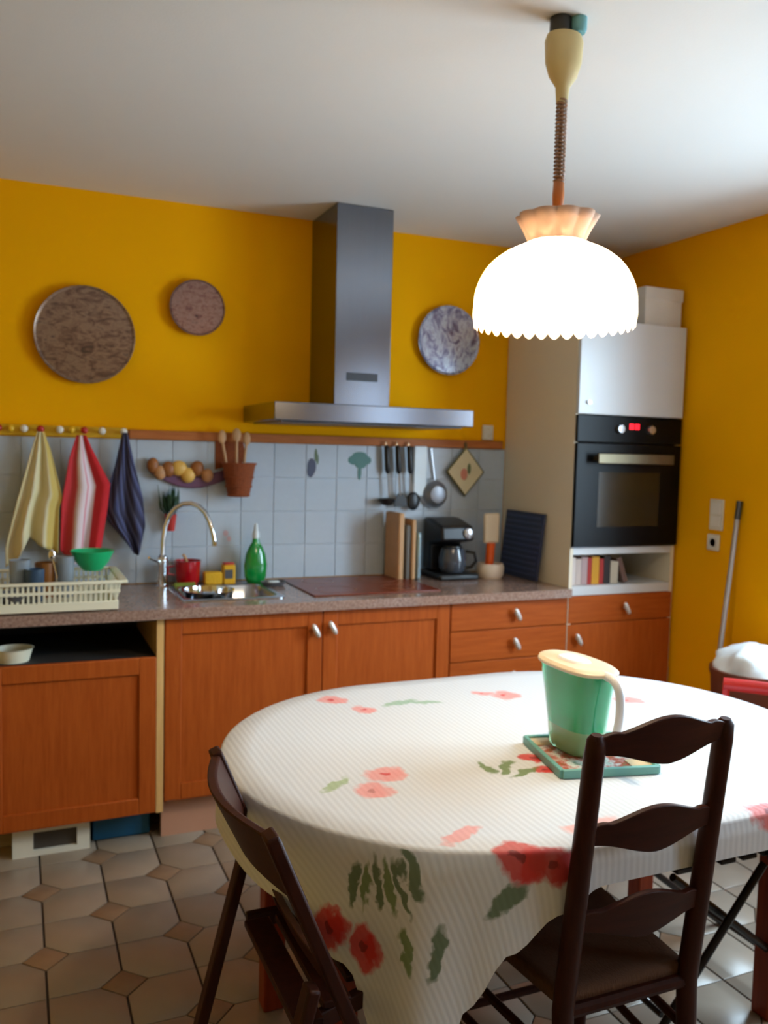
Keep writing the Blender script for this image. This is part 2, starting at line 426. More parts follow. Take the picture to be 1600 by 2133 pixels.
# painted motifs on three splashback tiles
def motif(blobs, m, lab):
    b = MB()
    for q, (x, z, rx, rz) in enumerate(blobs): b.lathe([(rx, 0), (rx, .0006)], (x, -.0082-.0003*q, z), 14, 'y', 1, rz/rx)
    o = b.build('painted_motif', m, wall_back); o['label'] = lab
mat('motif_navy', (62, 70, 96), .4); mat('motif_green', (60, 112, 104), .4); mat('motif_stem', (96, 116, 84), .4); mat('motif_pink', (206, 176, 184), .4)
motif([(-1.04, 1.42, .022, .04), (-1.045, 1.40, .018, .03)], 'motif_navy', 'dark blue painted motif')
motif([(-1.02, 1.475, .007, .03), (-1.012, 1.455, .006, .025)], 'motif_stem', 'thin green painted stem')
motif([(-.83, 1.455, .03, .022), (-.77, 1.455, .03, .022), (-.80, 1.475, .04, .02), (-.795, 1.435, .03, .02), (-.80, 1.40, .01, .04)], 'motif_green', 'blue green painted plant motif')
motif([(-1.44, 1.115, .012, .014), (-1.425, 1.09, .01, .012)], 'motif_pink', 'faint pink painted motif')
struct(MB().box(-1.862, -.02, -.022, 0, 1.526, 1.566).build('trim_1', 'strip_wood', origin=(-1.862, 0, 1.526), bevel=.003))
mat('tile_beige', (204, 186, 172), .35)
# ================================================================ KITCHEN UNITS
def knob(x, z, parent, y=-.602):
    a, b = Vector((x-.014, y-.022, z+.026)), Vector((x+.014, y-.022, z-.026))
    pts = [a.lerp(b, t) for t in (0, .12, .3, .5, .7, .88, 1)]
    MB().tube(pts, [.005, .0095, .011, .011, .011, .0095, .005], 10).tube([(x, y, z), (x, y-.018, z)], .005, 8).build('knob', 'knob_metal', parent)
def shaker(x0, x1, z0, z1, parent, name='door', fw=.062, kn=None):
    y0, y1 = -.602, -.582
    m = MB().box(x0, x0+fw, y0, y1, z0, z1).box(x1-fw, x1, y0, y1, z0, z1).box(x0+fw, x1-fw, y0, y1, z0, z0+fw).box(x0+fw, x1-fw, y0, y1, z1-fw, z1)
    d = m.build(name, 'orange_wood', parent, bevel=.003)
    MB().box(x0+fw-.004, x1-fw+.004, y0+.010, y1-.003, z0+fw-.004, z1-fw+.004).build('panel', 'orange_wood', d)
    if kn: knob(kn[0], kn[1], d)
    return d
def slab(x0, x1, z0, z1, parent, name, kn=None, m='orange_wood_flat'):
    d = MB().box(x0, x1, -.602, -.582, z0, z1).build(name, m, parent, bevel=.003)
    if kn: knob(kn[0], kn[1], d)
    return d
G = .0015
# unit with the open slot and no plinth
u = thing('base_cabinet', 'wooden base cabinet with dark open slot above its panel door, under the dish rack', 'cabinet', (-2.12, -.3, 0))
MB().box(-2.42, -2.404, -.578, -.02, .12, .86).build('side_panel', 'pale_wood', u)
MB().box(-1.828, -1.802, -.60, -.02, .12, .86).build('side_panel', 'pale_wood', u)
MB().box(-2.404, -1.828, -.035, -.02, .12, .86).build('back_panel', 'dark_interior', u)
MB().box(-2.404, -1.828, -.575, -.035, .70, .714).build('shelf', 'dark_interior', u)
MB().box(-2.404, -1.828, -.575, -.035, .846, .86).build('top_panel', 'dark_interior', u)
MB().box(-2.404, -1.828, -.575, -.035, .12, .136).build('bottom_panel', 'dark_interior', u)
shaker(-2.42+G, -1.828-G, .122, .716, u)
for x in (-2.38, -1.86): MB().lathe([(.018, 0), (.018, .01), (.012, .015), (.012, .12)], (x, -.1, 0), 12).build('foot', 'black_plastic', u)
# two-door unit below the sink
u = thing('sink_cabinet', 'two-door wooden base cabinet with paired knobs below the sink', 'cabinet', (-1.2, -.3, 0))
MB().box(-1.80, -1.784, -.58, -.02, .15, .86).build('side_panel', 'orange_wood', u)
MB().box(-.618, -.602, -.58, -.02, .15, .86).build('side_panel', 'orange_wood', u)
MB().box(-1.784, -.618, -.58, -.02, .15, .166).build('bottom_panel', 'white_melamine', u)
MB().box(-1.784, -.618, -.035, -.02, .166, .86).build('back_panel', 'white_melamine', u)
MB().box(-1.80, -.602, -.545, -.525, 0, .15).build('plinth', 'plinth', u)
shaker(-1.80+G, -1.178-G, .16, .857, u, kn=(-1.213, .782))
shaker(-1.178+G, -.602-G, .16, .857, u, kn=(-1.142, .79))
# drawer unit
u = thing('drawer_cabinet', 'wooden drawer base cabinet between the two-door unit and the oven tower', 'cabinet', (-.3, -.3, 0))
MB().box(-.60, -.584, -.58, -.02, .15, .86).build('side_panel', 'orange_wood', u)
MB().box(-.018, -.002, -.58, -.02, .15, .86).build('side_panel', 'orange_wood', u)
MB().box(-.584, -.018, -.58, -.02, .15, .166).build('bottom_panel', 'white_melamine', u)
MB().box(-.584, -.018, -.035, -.02, .166, .86).build('back_panel', 'white_melamine', u)
MB().box(-.60, -.002, -.545, -.525, 0, .15).build('plinth', 'plinth', u)
for (z0, z1, kz) in ((.735, .857, .798), (.60, .732, .668), (.385, .597, .52), (.16, .382, .30)):
    slab(-.60+G, -.002-G, z0, z1, u, 'drawer', (-.278, kz))
# tall oven tower
u = thing('oven_tower', 'tall white oven housing cabinet with wooden drawer and door at its foot', 'cabinet', (.3, -.3, 0))
MB().box(0, .018, -.60, -.01, 0, 2.115).build('side_panel', 'melamine_warm_lit', u)
MB().box(.582, .60, -.60, -.01, 0, 2.115).build('side_panel', 'melamine_warm_lit', u)
MB().box(.018, .582, -.02, -.01, .0, 2.115).build('back_panel', 'white_melamine', u)
MB().box(.018, .582, -.58, -.02, 2.097, 2.115).build('top_panel', 'white_melamine', u)
for z0, z1 in ((.862, .905), (1.05, 1.083), (1.688, 1.704)): MB().box(.018, .582, -.598, -.02, z0, z1).build('shelf', 'white_melamine', u, bevel=.002)
dd = MB().box(.002, .598, -.62, -.601, 1.690, 2.113).build('door', 'white_melamine', u, bevel=.003)
MB().tube([(.053, -.62, 1.742), (.053, -.632, 1.742)], [.006, .009], 12).build('knob', 'steel', dd)
MB().box(.018, .582, -.545, -.525, 0, .15).build('plinth', 'plinth', u)
slab(.002, .598, .735, .860, u, 'drawer', (.318, .796))
slab(.002, .598, .16, .732, u, 'door', (.053, .665), 'orange_wood')
# oven
u = thing('built_in_oven', 'black built-in oven with metal handle and glass window in the white tower', 'oven', (.3, -.3, 1.084))
MB().box(.024, .576, -.596, -.06, 1.088, 1.684).build('body', 'dark_interior', u)
MB().box(.002, .598, -.618, -.600, 1.565, 1.686).build('control_panel', 'black_gloss', u, bevel=.003)
for x in (.232, .408): MB().lathe([(.021, 0), (.021, .012), (.018, .02), (.0, .021)], (x, -.618, 1.628), 20, 'y').build('dial', 'steel', u)
dsp = MB()
for x in (.290, .304, .322, .336): dsp.box(x, x+.009, -.6192, -.6182, 1.628, 1.654)
dsp.build('display', 'red_display', u)
dr = MB().box(.002, .598, -.620, -.600, 1.090, 1.560)
dr = dr.build('door', 'black_gloss', u, bevel=.003)
MB().box(.125, .475, -.6215, -.6203, 1.18, 1.43).build('window', 'oven_window', dr)
MB().bar((.085, -.662, 1.492), (.515, -.662, 1.492), .016, .045).bar((.10, -.622, 1.492), (.10, -.655, 1.492), .02).bar((.50, -.622, 1.492), (.50, -.655, 1.492), .02).build('handle', 'oven_handle', dr, bevel=.003)
MB().box(.002, .598, -.61, -.600, 1.085, 1.089).build('trim', 'dark_trim', u)
# worktop with a cut-out for the sink
HX0, HX1, HY0, HY1 = -1.70, -1.32, -.50, -.15
m = MB().box(-2.75, HX0, -.632, -.009, .862, .90).box(HX1, -.001, -.632, -.009, .862, .90).box(HX0, HX1, -.632, HY0, .862, .90).box(HX0, HX1, HY1, -.009, .862, .90)
single(m, 'worktop', 'worktop_stone', 'long speckled pinkish brown worktop running over the base cabinets', 'worktop', (-1.37, -.3, .862))
# sink
s = thing('kitchen_sink', 'stainless steel sink bowl set into the worktop beside the faucet', 'sink', (-1.51, -.325, .72))
rb = MB(); NS = 40
def rr(cx, cy, hx, hy, rad, n=NS):
    pts = []
    for q, (sx, sy) in enumerate(((1, 1), (-1, 1), (-1, -1), (1, -1))):
        for t in range(n//4):
            a = math.pi/2*q+math.pi/2*t/(n//4-1); pts.append((cx+sx*(hx-rad)+rad*math.cos(a), cy+sy*(hy-rad)+rad*math.sin(a)))
    return pts
def rings(levels, caplast=True):
    m = MB()
    for (cx, cy, hx, hy, rad, z) in levels:
        for p in rr(cx, cy, hx, hy, rad): m.v.append((p[0], p[1], z))
    for l in range(len(levels)-1):
        for i in range(NS): m.f.append((l*NS+i, l*NS+(i+1) % NS, (l+1)*NS+(i+1) % NS, (l+1)*NS+i))
    if caplast: m.f.append(tuple((len(levels)-1)*NS+i for i in range(NS)))
    return m
sc = (-1.51, -.325)
rings([sc+(.182, .167, .06, .9035), sc+(.178, .163, .06, .90), sc+(.172, .157, .07, .80), sc+(.155, .14, .08, .745), sc+(.12, .11, .08, .735)]).build('bowl', 'sink_steel', s, angle=60)
rings([sc+(.205, .190, .03, .9005), sc+(.205, .190, .03, .904), sc+(.20, .185, .03, .906), sc+(.184, .169, .06, .906), sc+(.182, .167, .06, .9035)], False).build('rim', 'sink_steel', s)
MB().lathe([(.03, 0), (.03, .003), (.02, .002), (0, .002)], (-1.51, -.325, .7352), 18).build('drain', 'dark_trim', s)
# faucet
s = thing('faucet', 'chrome gooseneck faucet standing at the left back corner of the sink', 'faucet', (-1.735, -.12, .9))
MB().lathe([(.028, 0), (.028, .006), (.022, .012), (.021, .09), (.024, .1), (.022, .13), (.013, .14)], (-1.735, -.12, .9), 20).build('base', 'chrome', s)
arc = [(-1.735, -.12, 1.03), (-1.733, -.12, 1.10), (-1.725, -.122, 1.16), (-1.71, -.128, 1.205), (-1.685, -.135, 1.238), (-1.655, -.145, 1.256), (-1.625, -.155, 1.259), (-1.595, -.168, 1.248), (-1.57, -.18, 1.222), (-1.552, -.19, 1.185), (-1.54, -.2, 1.14), (-1.533, -.205, 1.10)]
MB().tube(arc, .0105, 14).lathe([(.0125, 0), (.0125, .02), (.011, .022)], (-1.5325, -.2055, 1.082), 14).build('spout', 'chrome', s)
MB().tube([(-1.735, -.12, 1.005), (-1.76, -.145, 1.015), (-1.80, -.18, 1.035)], [.009, .007, .006], 10).build('lever', 'chrome', s)
# cooktop
s = thing('cooktop', 'reddish dark glass ceramic cooktop with painted-in orange reflection, below the range hood', 'cooktop', (-.9, -.28, .9))
mat('hob_glass', (120, 48, 26), .3, var=.2, scale=9)  # dark red-brown glass, reddened by an orange reflection put into its colour
mat('hob_ring', (150, 84, 60), .25)
MB().box(-1.19, -.61, -.525, -.05, .9, .906).build('glass', 'hob_glass', s, bevel=.003)
for (x, y, r) in ((-1.05, -.40, .09), (-.76, -.40, .075), (-1.05, -.16, .075), (-.76, -.16, .10)):
    MB().open_lathe([(r, 0), (r, .0006), (r-.008, .0006), (r-.008, 0)], (x, y, .9062), 36).build('burner_ring', 'hob_ring', s)
# range hood
HX = -.925
s = thing('range_hood', 'stainless steel chimney range hood on the yellow wall above the cooktop', 'range hood', (HX, -.25, 1.614))
MB().box(HX-.13, HX+.13, -.335, -.002, 1.686, ZC-.002).build('chimney', 'hood_steel', s, bevel=.003)
MB().box(HX-.44, HX+.46, -.505, -.002, 1.614, 1.688).build('canopy', 'hood_steel', s, bevel=.004)
MB().box(HX-.40, HX+.42, -.47, -.03, 1.608, 1.6145).build('filter', 'dark_trim', s)
MB().box(-1.0, -.855, -.3362, -.335, 1.80, 1.835).build('label_plate', 'dark_trim', s)
mat('grey_plate', (150, 150, 156), .4, .5)
# ---------------------------------------------------------------- wall plates
for (x, z, r, m, lab) in ((-2.04, 1.95, .200, 'copper_plate', 'large round brown patterned wall plate, left of the smaller one'),
                          (-1.58, 2.10, .120, 'copper_plate_small', 'small round reddish brown wall plate between the big plate and the hood'),
                          (-.352, 2.05, .168, 'blue_plate', 'round blue and white glazed wall plate right of the hood')):
    t = thing('wall_plate', lab, 'wall plate', (x, -.012, z), 'decorative plates on the yellow wall')
    MB().lathe([(r*.55, .0), (r*.7, .004), (r*.97, .024), (r, .030), (r*.985, .032), (r*.93, .026)], (x, -.004, z), 48, 'y').build('rim', m, t)
    MB().lathe([(0, .014), (r*.58, .0135), (r*.68, .018), (r*.93, .0285)], (x, -.004, z), 48, 'y').build('dish', m, t)
# ================================================================ THINGS ON THE WALL
# peg rail with coloured pegs
s = thing('peg_rail', 'yellow wooden peg rail with red and white pegs above the towels', 'peg rail', (-2.12, 0, 1.53))
MB().box(-2.56, -1.868, -.018, 0, 1.528, 1.572).build('board', 'peg_yellow', s, bevel=.003)
PEGS = [(-2.37, 'peg_red'), (-2.325, 'peg_yellow'), (-2.275, 'peg_white'), (-2.213, 'peg_red'), (-2.14, 'peg_white'), (-2.095, 'peg_yellow'), (-2.045, 'peg_red'), (-1.975, 'peg_white'), (-1.888, 'peg_white')]
for x, m in PEGS:
    MB().tube([(x, -.018, 1.548), (x, -.05, 1.555)], .006, 10).ball((x, -.056, 1.556), .015, .012, .015, 14, 8).build('peg', m, s)
# towels gathered at a peg and falling in folds
def towel(name, m, lab, left, right, bottom, amp, k, ph, y0=-.055):
    def ev(tab, t):
        for (a, xa), (b, xb) in zip(tab, tab[1:]):
            if t <= b: q = (t-a)/(b-a); return xa+(xb-xa)*q
        return tab[-1][1]
    zt = left[0][2]
    L_ = [(p[0], p[1]) for p in left]; R_ = [(p[0], p[1]) for p in right]
    def fn(u, v):
        x = ev(L_, v)*(1-u)+ev(R_, v)*u
        z = zt-v*(zt-ev(bottom, u))
        y = y0-.012-amp*(.25+.75*v)*(1+math.cos(k*math.pi*2*u+ph+.8*v))*.5
        return (x, y, z)
    g = MB().grid(fn, 44, 30)
    return single(g, name, m, lab, 'towel', (left[0][1], y0, zt), 'towels on the peg rail', thick=.003, angle=80)
towel('dish_towel', 'towel_cream_cloth', 'cream and yellow dish towel hanging at the left end of the peg rail',
      [(0, -2.225, 1.545), (.12, -2.245, 0), (.5, -2.30, 0), (.85, -2.345, 0), (1, -2.345, 0)], [(0, -2.20, 0), (.15, -2.175, 0), (.55, -2.13, 0), (.62, -2.145, 0), (1, -2.15, 0)],
      [(0, 1.0), (.2, 1.02), (.45, 1.12), (.6, 1.09), (1, 1.05)], .045, 2.5, .5)
towel('dish_towel', 'towel_red_cloth', 'red dish towel with white middle stripe hanging between two other towels',
      [(0, -2.075, 1.535), (.2, -2.105, 0), (.6, -2.135, 0), (1, -2.14, 0)], [(0, -2.04, 0), (.1, -2.02, 0), (.4, -1.945, 0), (.6, -1.955, 0), (1, -1.985, 0)],
      [(0, 1.06), (.3, 1.005), (.6, 1.01), (1, 1.04)], .04, 2, 1.2)
towel('dish_towel', 'towel_blue_cloth', 'dark blue striped dish towel hanging nearest to the wooden strip',
      [(0, -1.895, 1.55), (.3, -1.925, 0), (.65, -1.975, 0), (.8, -1.95, 0), (1, -1.87, 0)], [(0, -1.875, 0), (.3, -1.845, 0), (.6, -1.81, 0), (.85, -1.80, 0), (1, -1.815, 0)],
      [(0, 1.08), (.4, 1.04), (.7, 1.035), (1, 1.09)], .035, 2, 2.2)
# ceramic fruit plaque
s = thing('fruit_plaque', 'wall plaque with brown and yellow ceramic fruit beside the hanging basket', 'wall ornament', (-1.62, -.012, 1.38))
arcp = [(-1.775+.325*t, 1.405-.05*math.sin(math.pi*min(1, t*1.0))-.03*t) for t in [i/12 for i in range(13)]]
poly = [(x, z-.022) for x, z in arcp]+[(x, z+.028) for x, z in reversed(arcp)]
MB().prism(poly, -.028, -.0085, 'y').build('base', 'plum_base', s, bevel=.004)
for (x, z, rx, rz, m) in ((-1.765, 1.415, .026, .034, 'fruit_brown'), (-1.735, 1.385, .026, .032, 'fruit_tan'), (-1.70, 1.40, .03, .034, 'fruit_brown'), (-1.655, 1.405, .036, .034, 'fruit_yellow'), (-1.615, 1.375, .032, .034, 'fruit_yellow'), (-1.575, 1.405, .03, .034, 'fruit_brown'), (-1.53, 1.375, .026, .03, 'fruit_tan')):
    MB().ball((x, -.036, z), rx, .02, rz, 16, 10).build('fruit', m, s)
# wicker basket with wooden spoons
s = thing('hanging_basket', 'brown wicker basket hanging on the splashback holding wooden spoons', 'basket', (-1.402, -.06, 1.28))
MB().open_lathe([(.0, 1.282), (.042, 1.284), (.05, 1.30), (.068, 1.40), (.074, 1.43), (.07, 1.432), (.062, 1.40), (.046, 1.30), (0, 1.29)], (-1.402, -.083, 0), 24).build('body', 'wicker', s)
for z, r in ((1.29, .047), (1.33, .056), (1.37, .063), (1.43, .0755)):
    MB().tube([(-1.402+r*math.cos(a), -.083+r*math.sin(a), z) for a in [2*math.pi*i/24 for i in range(25)]], .0045, 6, False).build('weave_band', 'wicker', s)
MB().prism([(-1.492, 1.40), (-1.492, 1.566), (-1.372, 1.566), (-1.352, 1.44)], -.012, -.0085, 'y').build('back_panel', 'wicker', s)
for i, (x, dx, top, hr) in enumerate(((-1.442, -.035, 1.575, .018), (-1.412, .0, 1.585, .02), (-1.387, .02, 1.57, .017))):
    m = MB().tube([(x, -.083, 1.31), (x+dx*.6, -.08, 1.46), (x+dx, -.078, top-.04)], .006, 8).ball((x+dx, -.078, top-.03), hr, .007, .03, 12, 8)
    single(m, 'wooden_spoon', 'spoon_wood', ('wooden spoon standing at the left of the wicker basket', 'tallest wooden spoon in the middle of the wicker basket', 'wooden spoon standing at the right of the wicker basket')[i], 'spoon', (x, -.083, 1.31), 'wooden spoons in the hanging basket')
# small plant in a red wall pot
s = thing('potted_plant', 'small dark green spiky plant in a red pot fixed behind the faucet', 'plant', (-1.69, -.04, 1.13))
MB().open_lathe([(0, 1.132), (.018, 1.133), (.026, 1.20), (.028, 1.206), (.024, 1.206), (.022, 1.19), (0, 1.19)], (-1.69, -.042, 0), 18).build('pot', 'pot_red', s)
MB().box(-1.70, -1.68, -.02, -.0085, 1.16, 1.185).build('bracket', 'pot_red', s)
lf = MB()
for i in range(46):
    a = random.uniform(0, 2*math.pi); t = random.uniform(.1, 1); h = random.uniform(.06, .135)
    dx, dy = math.cos(a)*.06*t, math.sin(a)*.028*t
    p0 = Vector((-1.69+dx*.2, -.046+dy*.2, 1.19)); p1 = Vector((-1.69+dx, -.046+dy, 1.20+h))
    side = Vector((-math.sin(a), math.cos(a), 0))*.006; mid = p0.lerp(p1, .5)+Vector((dx*.2, dy*.2, 0))
    k = len(lf.v); lf.v += [tuple(p0), tuple(mid-side), tuple(p1), tuple(mid+side)]; lf.f.append((k, k+1, k+2, k+3))
lf.build('foliage', 'leaf_green', s, thick=.0012)
# hanging utensils
for i, (x, kind, lab) in enumerate(((-.68, 'ladle', 'black ladle, leftmost of the utensils hung under the wooden strip'), (-.622, 'turner', 'black slotted turner, second of the three hung utensils'), (-.560, 'spoon', 'black serving spoon, nearest of the hung utensils to the white board'))):
    s = thing('kitchen_utensil', lab, 'utensil', (x, -.04, 1.25), 'black utensils hung in a row')
    MB().tube([(x, -.024, 1.54), (x, -.042, 1.545), (x, -.042, 1.53)], .003, 8).build('hook', 'chrome', s)
    MB().tube([(x, -.042, 1.53), (x+.004, -.042, 1.52), (x+.012, -.042, 1.41), (x+.014, -.042, 1.395)], [.008, .013, .014, .008], 12).build('handle', 'black_plastic', s)
    MB().tube([(x+.014, -.042, 1.40), (x+.024, -.042, 1.29)], .005, 8).build('shaft', 'steel', s)
    if kind == 'ladle':
        MB().open_lathe([(0, -.035), (.025, -.03), (.04, -.012), (.043, .0), (.040, .0), (.036, -.012), (.022, -.026), (0, -.03)], (x+.005, -.058, 1.275), 20).build('head', 'black_plastic', s)
    elif kind == 'turner':
        MB().prism([(x+.012, 1.30), (x+.036, 1.30), (x+.06, 1.27), (x+.06, 1.235), (x-.008, 1.235), (x-.008, 1.27)], -.046, -.041, 'y').build('head', 'black_plastic', s, bevel=.001)
    else:
        MB().ball((x+.03, -.045, 1.262), .035, .012, .045, 16, 10).build('head', 'black_plastic', s)
single(MB().box(-.523, -.452, -.03, -.012, 1.285, 1.53), 'cutting_board', 'white_board', 'white plastic cutting board hung next to the black utensils', 'cutting board', (-.49, -.02, 1.285), bevel=.006)
# strainer
s = thing('strainer', 'grey round strainer hanging on the wall above the coffee maker', 'strainer', (-.405, -.05, 1.29))
MB().open_lathe([(.0, .05), (.04, .042), (.062, .018), (.068, 0)], (-.405, -.02, 1.295), 26, 'y').build('bowl', 'sieve_mesh', s, thick=.002)
MB().tube([(-.405+.069*math.cos(a), -.021, 1.295+.069*math.sin(a)) for a in [2*math.pi*i/28 for i in range(29)]], .004, 8, False).build('rim', 'steel', s)
MB().bar((-.405, -.02, 1.364), (-.43, -.02, 1.52), .012, .004).build('handle', 'steel', s)
# pot holder
s = thing('pot_holder', 'cream quilted pot holder hung by one corner as a diamond', 'pot holder', (-.245, -.03, 1.28))
c = Vector((-.24, 0, 1.408)); hd = .118
poly = [(c.x-hd*.86, c.z-.0), (c.x, c.z-hd), (c.x+hd*.86, c.z+.0), (c.x, c.z+hd)]
MB().prism(poly, -.038, -.024, 'y').build('pad', 'quilt_cream', s, bevel=.005)
MB().tube([(p, -.031, q) for p, q in poly+poly[:1]], .007, 8, False).build('binding', 'quilt_edge', s)
MB().tube([(c.x, -.031, c.z+hd), (c.x-.008, -.028, c.z+hd+.02), (c.x, -.026, c.z+hd+.03), (c.x+.006, -.028, c.z+hd+.015), (c.x, -.031, c.z+hd)], .003, 6).build('loop', 'quilt_edge', s)
MB().ball((c.x-.01, -.038, c.z-.012), .02, .002, .03, 14, 8).build('printed_flower', 'print_rose', s)
MB().ball((c.x+.018, -.038, c.z+.015), .01, .002, .028, 12, 8).build('printed_leaf', 'print_leaf', s)
# socket over the splashback, near the tower
s = thing('wall_socket', 'beige double wall socket on the yellow wall beside the oven tower', 'socket', (-.105, 0, 1.56))
MB().box(-.135, -.075, -.016, -.0, 1.57, 1.645).build('plate', 'socket_white', s, bevel=.004)
for z in (1.59, 1.625): MB().lathe([(.017, 0), (.017, .002), (.013, .002), (.012, .0)], (-.105, -.0158, z), 18, 'y').build('outlet_ring', 'peg_white', s)
# ================================================================ THINGS ON THE WORKTOP
# dish rack
s = thing('dish_rack', 'cream plastic dish drying rack on the left of the worktop', 'dish rack', (-2.16, -.42, .9))
X0, X1, Y0, Y1, ZB, ZT, FL = -2.355, -1.975, -.600, -.26, .905, 1.012, .018
MB().box(X0, X1, Y0, Y1, ZB, ZB+.012).build('base', 'rack_plastic', s, bevel=.004)
for (cx, cy) in ((X0+.03, Y0+.03), (X1-.03, Y0+.03), (X0+.03, Y1-.03), (X1-.03, Y1-.03)): MB().lathe([(.01, .9), (.012, .906)], (cx, cy, 0), 12).build('foot', 'rack_plastic', s)
rim = MB(); e = FL
rim.box(X0-e, X1+e, Y0-e-.008, Y0-e+.008, ZT-.012, ZT).box(X0-e, X1+e, Y1+e-.008, Y1+e+.008, ZT-.012, ZT).box(X0-e-.008, X0-e+.008, Y0-e, Y1+e, ZT-.012, ZT).box(X1+e-.008, X1+e+.022, Y0-e, Y1+e, ZT-.012, ZT)
rim.build('rim', 'rack_plastic', s, bevel=.003)
bars = MB()
for i in range(23):
    x = X0+(X1-X0)*i/22
    for (ya, yb) in ((Y0+.004, Y0-e), (Y1-.004, Y1+e)): bars.bar((x, ya, ZB+.008), (x, yb, ZT-.006), .0085, .004, (0, 1, 0))
for i in range(18):
    y = Y0+(Y1-Y0)*i/17
    for (xa, xb) in ((X0+.004, X0-e), (X1-.004, X1+e)): bars.bar((xa, y, ZB+.008), (xb, y, ZT-.006), .0085, .004, (1, 0, 0))
bars = bars.build('slat_wall', 'rack_plastic', s); bars['kind'] = 'stuff'
band = MB().box(X0-.008, X1+.008, Y0-.009, Y0-.001, ZB+.0, ZB+.032).box(X0-.008, X1+.008, Y1+.001, Y1+.009, ZB, ZB+.032).box(X0-.009, X0-.001, Y0, Y1, ZB, ZB+.032).box(X1+.001, X1+.009, Y0, Y1, ZB, ZB+.032)
band.build('lower_band', 'rack_plastic', s, bevel=.002)
band = MB().box(X0-.014, X1+.014, Y0-.016, Y0-.008, ZB+.062, ZB+.072).box(X0-.014, X1+.014, Y1+.008, Y1+.016, ZB+.062, ZB+.072)
band.build('middle_band', 'rack_plastic', s)
ZI = ZB+.0125
def cup(name, x, y, r0, r1, h, m, lab, cat, z=ZI):
    return single(MB().open_lathe([(0, z), (r0, z), (r0+.001, z+.003), (r1, z+h), (r1-.003, z+h), (r0-.002, z+.006), (0, z+.006)], (x, y, 0), 24), name, m, lab, cat, (x, y, z))
cup('drinking_glass', -2.135, -.36, .028, .034, .155, 'tumbler', 'clear tumbler standing in the middle of the dish rack', 'glass')
cup('drinking_glass', -2.295, -.40, .032, .037, .15, 'tumbler', 'clear tumbler standing near the left end of the dish rack', 'glass')
cup('mug', -2.205, -.34, .036, .038, .13, 'brown_mug', 'brown mug standing between the glasses in the dish rack', 'mug')
cup('cup', -2.245, -.44, .03, .034, .12, 'blue_ceramic', 'dark blue cup in the dish rack beside the brown mug', 'cup')
m = MB().open_lathe([(0, 1.01), (.035, 1.012), (.062, 1.045), (.082, 1.088), (.079, 1.089), (.058, 1.05), (.032, 1.018), (0, 1.017)], (-2.035, -.33, 0), 28)
tb = single(m, 'bowl', 'green_plastic', 'bright green plastic bowl drying at the right end of the dish rack', 'bowl', (-2.035, -.33, .93))
for v in tb.data.vertices: v.co.z -= .0
m = MB().tube([(-2.165, -.5, ZI+.005), (-2.172, -.498, 1.02), (-2.183, -.494, 1.075)], .003, 8).ball((-2.187, -.493, 1.092), .012, .004, .022, 12, 8)
single(m, 'spoon', 'chrome', 'metal spoon sticking up from the dish rack', 'spoon', (-2.165, -.5, ZI))
m = MB().open_lathe([(.0, 0), (.055, .001), (.075, .02), (.085, .04), (.082, .041), (.07, .022), (0, .006)], (-2.31, -.53, ZI+.005), 26)
single(m, 'bowl', 'grey_dish', 'dark grey bowl lying in the left front corner of the dish rack', 'bowl', (-2.31, -.53, ZI))
# behind the sink
s = thing('red_pot', 'small red enamel pot with a wooden spoon handle behind the sink', 'pot', (-1.622, -.085, .9))
MB().open_lathe([(0, .901), (.04, .902), (.05, .92), (.056, 1.005), (.059, 1.008), (.053, 1.008), (.047, .925), (0, .91)], (-1.622, -.085, 0), 28).build('body', 'red_enamel', s)
MB().tube([(-1.68, -.085, .985), (-1.705, -.085, .98), (-1.705, -.085, .95), (-1.678, -.085, .945)], .005, 8).build('handle', 'red_enamel', s)
single(MB().tube([(-1.60, -.085, .915), (-1.635, -.10, 1.02), (-1.645, -.105, 1.035)], .006, 8).ball((-1.602, -.085, .93), .015, .006, .02, 10, 6), 'wooden_spatula', 'spoon_wood', 'short wooden spoon leaning in the red pot', 'spoon', (-1.60, -.085, .912))
def lump(c, rx, ry, rz, jit, n=22, m_=12): return MB().ball(c, rx, ry, rz, n, m_, jit)
MB_ = MB().box(-1.555, -1.475, -.115, -.06, .9, .955)
single(MB_, 'sponge', 'yellow_sponge', 'yellow sponge standing behind the sink next to the red pot', 'sponge', (-1.515, -.09, .9), bevel=.008)
s = thing('soap_packet', 'yellow and grey packet standing between sponge and green bottle', 'packet', (-1.445, -.09, .9))
MB().box(-1.472, -1.418, -.115, -.065, .9, .985).build('body', 'yellow_sponge', s, bevel=.006)
MB().box(-1.466, -1.43, -.1162, -.115, .925, .965).build('label', 'grey_dish', s)
MB().box(-1.468, -1.422, -.11, -.07, .985, .994).build('lid', 'pot_red', s, bevel=.003)
single(MB().box(-1.69, -1.60, -.15, -.142, .9005, .92).box(-1.69, -1.60, -.15, -.09, .9005, .906), 'dish_cloth', 'olive_cloth', 'olive green dish cloth folded under the red pot edge', 'cloth', (-1.645, -.13, .9), bevel=.003)
s = thing('detergent_bottle', 'green dish soap bottle with pale cap at the right of the sink', 'bottle', (-1.325, -.10, .9))
MB().lathe([(.03, .9), (.036, .905), (.044, .93), (.047, .98), (.040, 1.03), (.026, 1.065), (.014, 1.085), (.013, 1.10)], (-1.325, -.10, 0), 26, sx=1.12, sy=.72).build('body', 'green_soap', s)
MB().lathe([(.016, 1.10), (.016, 1.125), (.010, 1.135), (.008, 1.16), (.006, 1.165)], (-1.325, -.10, 0), 18).build('cap', 'clear_cap', s)
s = thing('soap_dish', 'dark grey soap dish in front of the green bottle', 'soap dish', (-1.27, -.20, .9))
